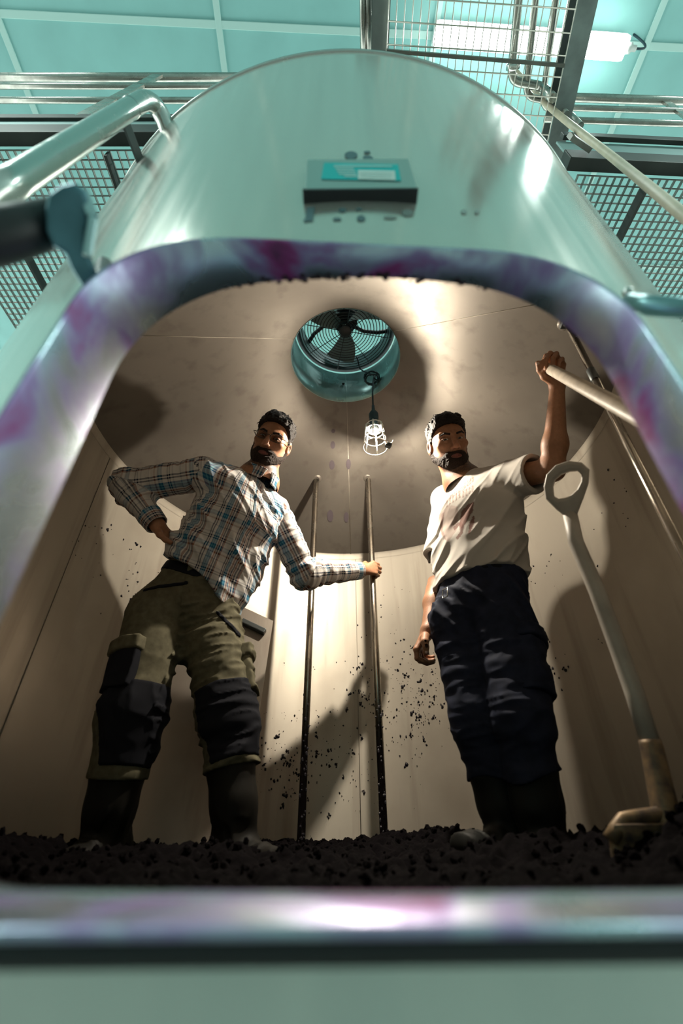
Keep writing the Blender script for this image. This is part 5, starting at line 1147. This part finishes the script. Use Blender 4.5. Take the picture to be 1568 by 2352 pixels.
    bm = B(); pb = npv(at_y(1022, 1362, bq[1]-0.085)); xx = Vector((side*0.9+front*0.3).tolist()).normalized(); zz = Vector(bu.tolist())
    add_tube(bm, [Vector(pb.tolist())+xx*a*0.02+zz*b_*0.017 for a, b_ in ((-1, -1), (1, -1), (1, 1), (-1, 1))], 0.002, 6, closed=True); obj('belt_buckle', bm, M_steel, tr)
    boot(who, rb+unit(rk-rb)*0.02, ra, ra+front*0.17-npv((0, 0, 0.04)), 0.070, M_boot); boot(who, lb+unit(lk-lb)*0.02, la, la+unit(front+side*0.7)*0.17-npv((0, 0, 0.04)), 0.072, M_boot)
    # t-shirt
    hem = v3(at_y(1098, 1336, 1.48)); dg = np.stack([unit(npv((-0.62, 0.2, -0.75))), unit(npv((0.75, 0, -0.62))), unit(npv((0.1, 1, 0)))], 1).astype(F4)
    hn = unit(-up*1.0+side*0.03)
    def torso(P):
        q = chain(P, [(c0-up*0.02, side, 0.13, 0.085), (c1, side, 0.176, 0.120), (c2, side, 0.170, 0.118), (pel, ps, 0.176, 0.124)], 0.05); return smin(q, limb(P, [rs, c0+up*0.014, ls], [0.064, 0.066, 0.064]), 0.05)
    def sleeves(P, grow=0.0):
        q = None
        for (a, b_, t, r0, r1) in ((rs, re, 0.62, 0.066, 0.064), (ls, le, 0.60, 0.068, 0.072)):
            e = a+(b_-a)*t; m = s_cap(P, a, e, r0+grow, r1+grow); m = np.maximum(m, plane(P, e, e-a)) if grow == 0 else m; q = m if q is None else np.minimum(q, m)
        return q
    def sl_in(P):
        q = None
        for (a, b_, t, r0, r1) in ((rs, re, 0.62, 0.060, 0.058), (ls, le, 0.60, 0.060, 0.066)):
            e = a+(b_-a)*(t+0.25); i = a+(b_-a)*(t-0.28); m = s_cap(P, i, e, r0-0.012, r1); q = m if q is None else np.minimum(q, m)
        return q
    def tee(P):
        lowf = np.clip(((c1-P)@up+0.10)/0.2, 0.25, 1); q = smin(torso(P), sleeves(P), 0.02)-folds(P, dg, (3.5, 18, 6), 0.017)*lowf-0.007*(noise3(P, (13, 13, 13))-.5)
        q = smax(q, -sl_in(P), 0.003); q = smax(q, -s_cap(P, nb-unit(nk-nb)*0.006+front*0.006, nb+unit(nk-nb)*0.10, 0.0605, 0.076), 0.005); t = (P-hem)@hn; q = smax(q, t-0.010*np.sin((P@side)*19+1), 0.005); return np.maximum(q, -np.maximum(torso(P)+0.014, -t-0.05))
    pc = v3(at_depth(1050, 1185, 1.80))
    def paint(V):
        T = np.tile(npv((0.62, 0.58, 0.53)), (len(V), 1)); q = V-npv(CAM); dep = q[:, 1]*CP+q[:, 2]*SP; u = 784+FPX*q[:, 0]/dep; w = 1176-FPX*(-q[:, 1]*SP+q[:, 2]*CP)/dep
        # cloth coordinates of the print: lateral and vertical on the chest, squared to the shirt
        fr_ok = ((V-c1)@front) > 0.01; ink = npv((0.24, 0.12, 0.10)); pale = npv((0.47, 0.36, 0.32))
        def poly(pts):
            m = np.zeros(len(V), bool); n = len(pts)
            for i in range(n):
                (x0, y0), (x1, y1) = pts[i], pts[(i+1) % n]; c = ((y0 > w) != (y1 > w)) & (u < (x1-x0)*(w-y0)/((y1-y0) if y1 != y0 else 1e-6)+x0); m ^= c
            return m & fr_ok
        def put(pts, col, a): m = poly(pts); T[m] = T[m]*(1-a)+col*a
        put([(1008, 1182), (1030, 1160), (1052, 1163), (1050, 1215), (1028, 1246), (1012, 1225)], pale, 0.75)
        put([(1060, 1174), (1074, 1158), (1088, 1152), (1086, 1172), (1074, 1195), (1060, 1215), (1054, 1205)], ink, 0.9); put([(1078, 1200), (1089, 1180), (1089, 1200), (1079, 1226), (1074, 1226)], ink, 0.9)
        put([(1040, 1212), (1052, 1200), (1060, 1200), (1066, 1210), (1062, 1226), (1050, 1240), (1046, 1236), (1057, 1220), (1054, 1208), (1044, 1218)], ink, 0.8); put([(1014, 1180), (1020, 1176), (1016, 1215), (1024, 1240), (1018, 1240), (1010, 1215)], ink, 0.5)
        rr = random.Random(2)
        for (x0, y0, x1, y1, hgt, n) in ((1034, 1146, 1068, 1122, 9, 8), (1066, 1122, 1090, 1104, 13, 4), (1024, 1166, 1060, 1140, 17, 5), (1062, 1144, 1090, 1128, 16, 4)):
            for k in range(n):
                a = k/n; x = x0+(x1-x0)*a; y = y0+(y1-y0)*a; wd = (x1-x0)/n*0.55
                put([(x, y), (x+wd, y-wd*0.6), (x+wd, y-wd*0.6-hgt), (x, y-hgt)], ink, 0.62)
                if rr.random() < 0.75: put([(x+wd*0.3, y-hgt*0.25), (x+wd*0.75, y-hgt*0.25-wd*0.3), (x+wd*0.75, y-hgt*0.7-wd*.3), (x+wd*0.3, y-hgt*0.7)], npv((0.62, 0.58, 0.53)), 0.7)
        return T
    ts = smooth_part('t_shirt', tee, *bounds([rs, ls, pel, hem-side*0.2, hem+side*0.2, rs+(re-rs)*0.6, ls+(le-ls)*0.6], 0.10), 0.0040, M_tee, who, attr=paint)
    cN = nb-unit(nk-nb)*0.006+front*0.006
    smooth_part('neckband', lambda P: np.maximum(smax(np.abs(s_cap(P, cN, nb+unit(nk-nb)*0.10, 0.0605, 0.076)+0.001)-0.0035, -1-0*P[:, 0], 0.001), np.maximum(smin(torso(P), sleeves(P), 0.02)-0.006, -(smin(torso(P), sleeves(P), 0.02)+0.014))), *bounds([nb], 0.12), 0.0030, M_tee, ts, attr=lambda V: np.tile(npv((0.60, 0.56, 0.51)), (len(V), 1)))
    return who
man_b = man_white(); print('white man', round(time.time()-T0, 1))
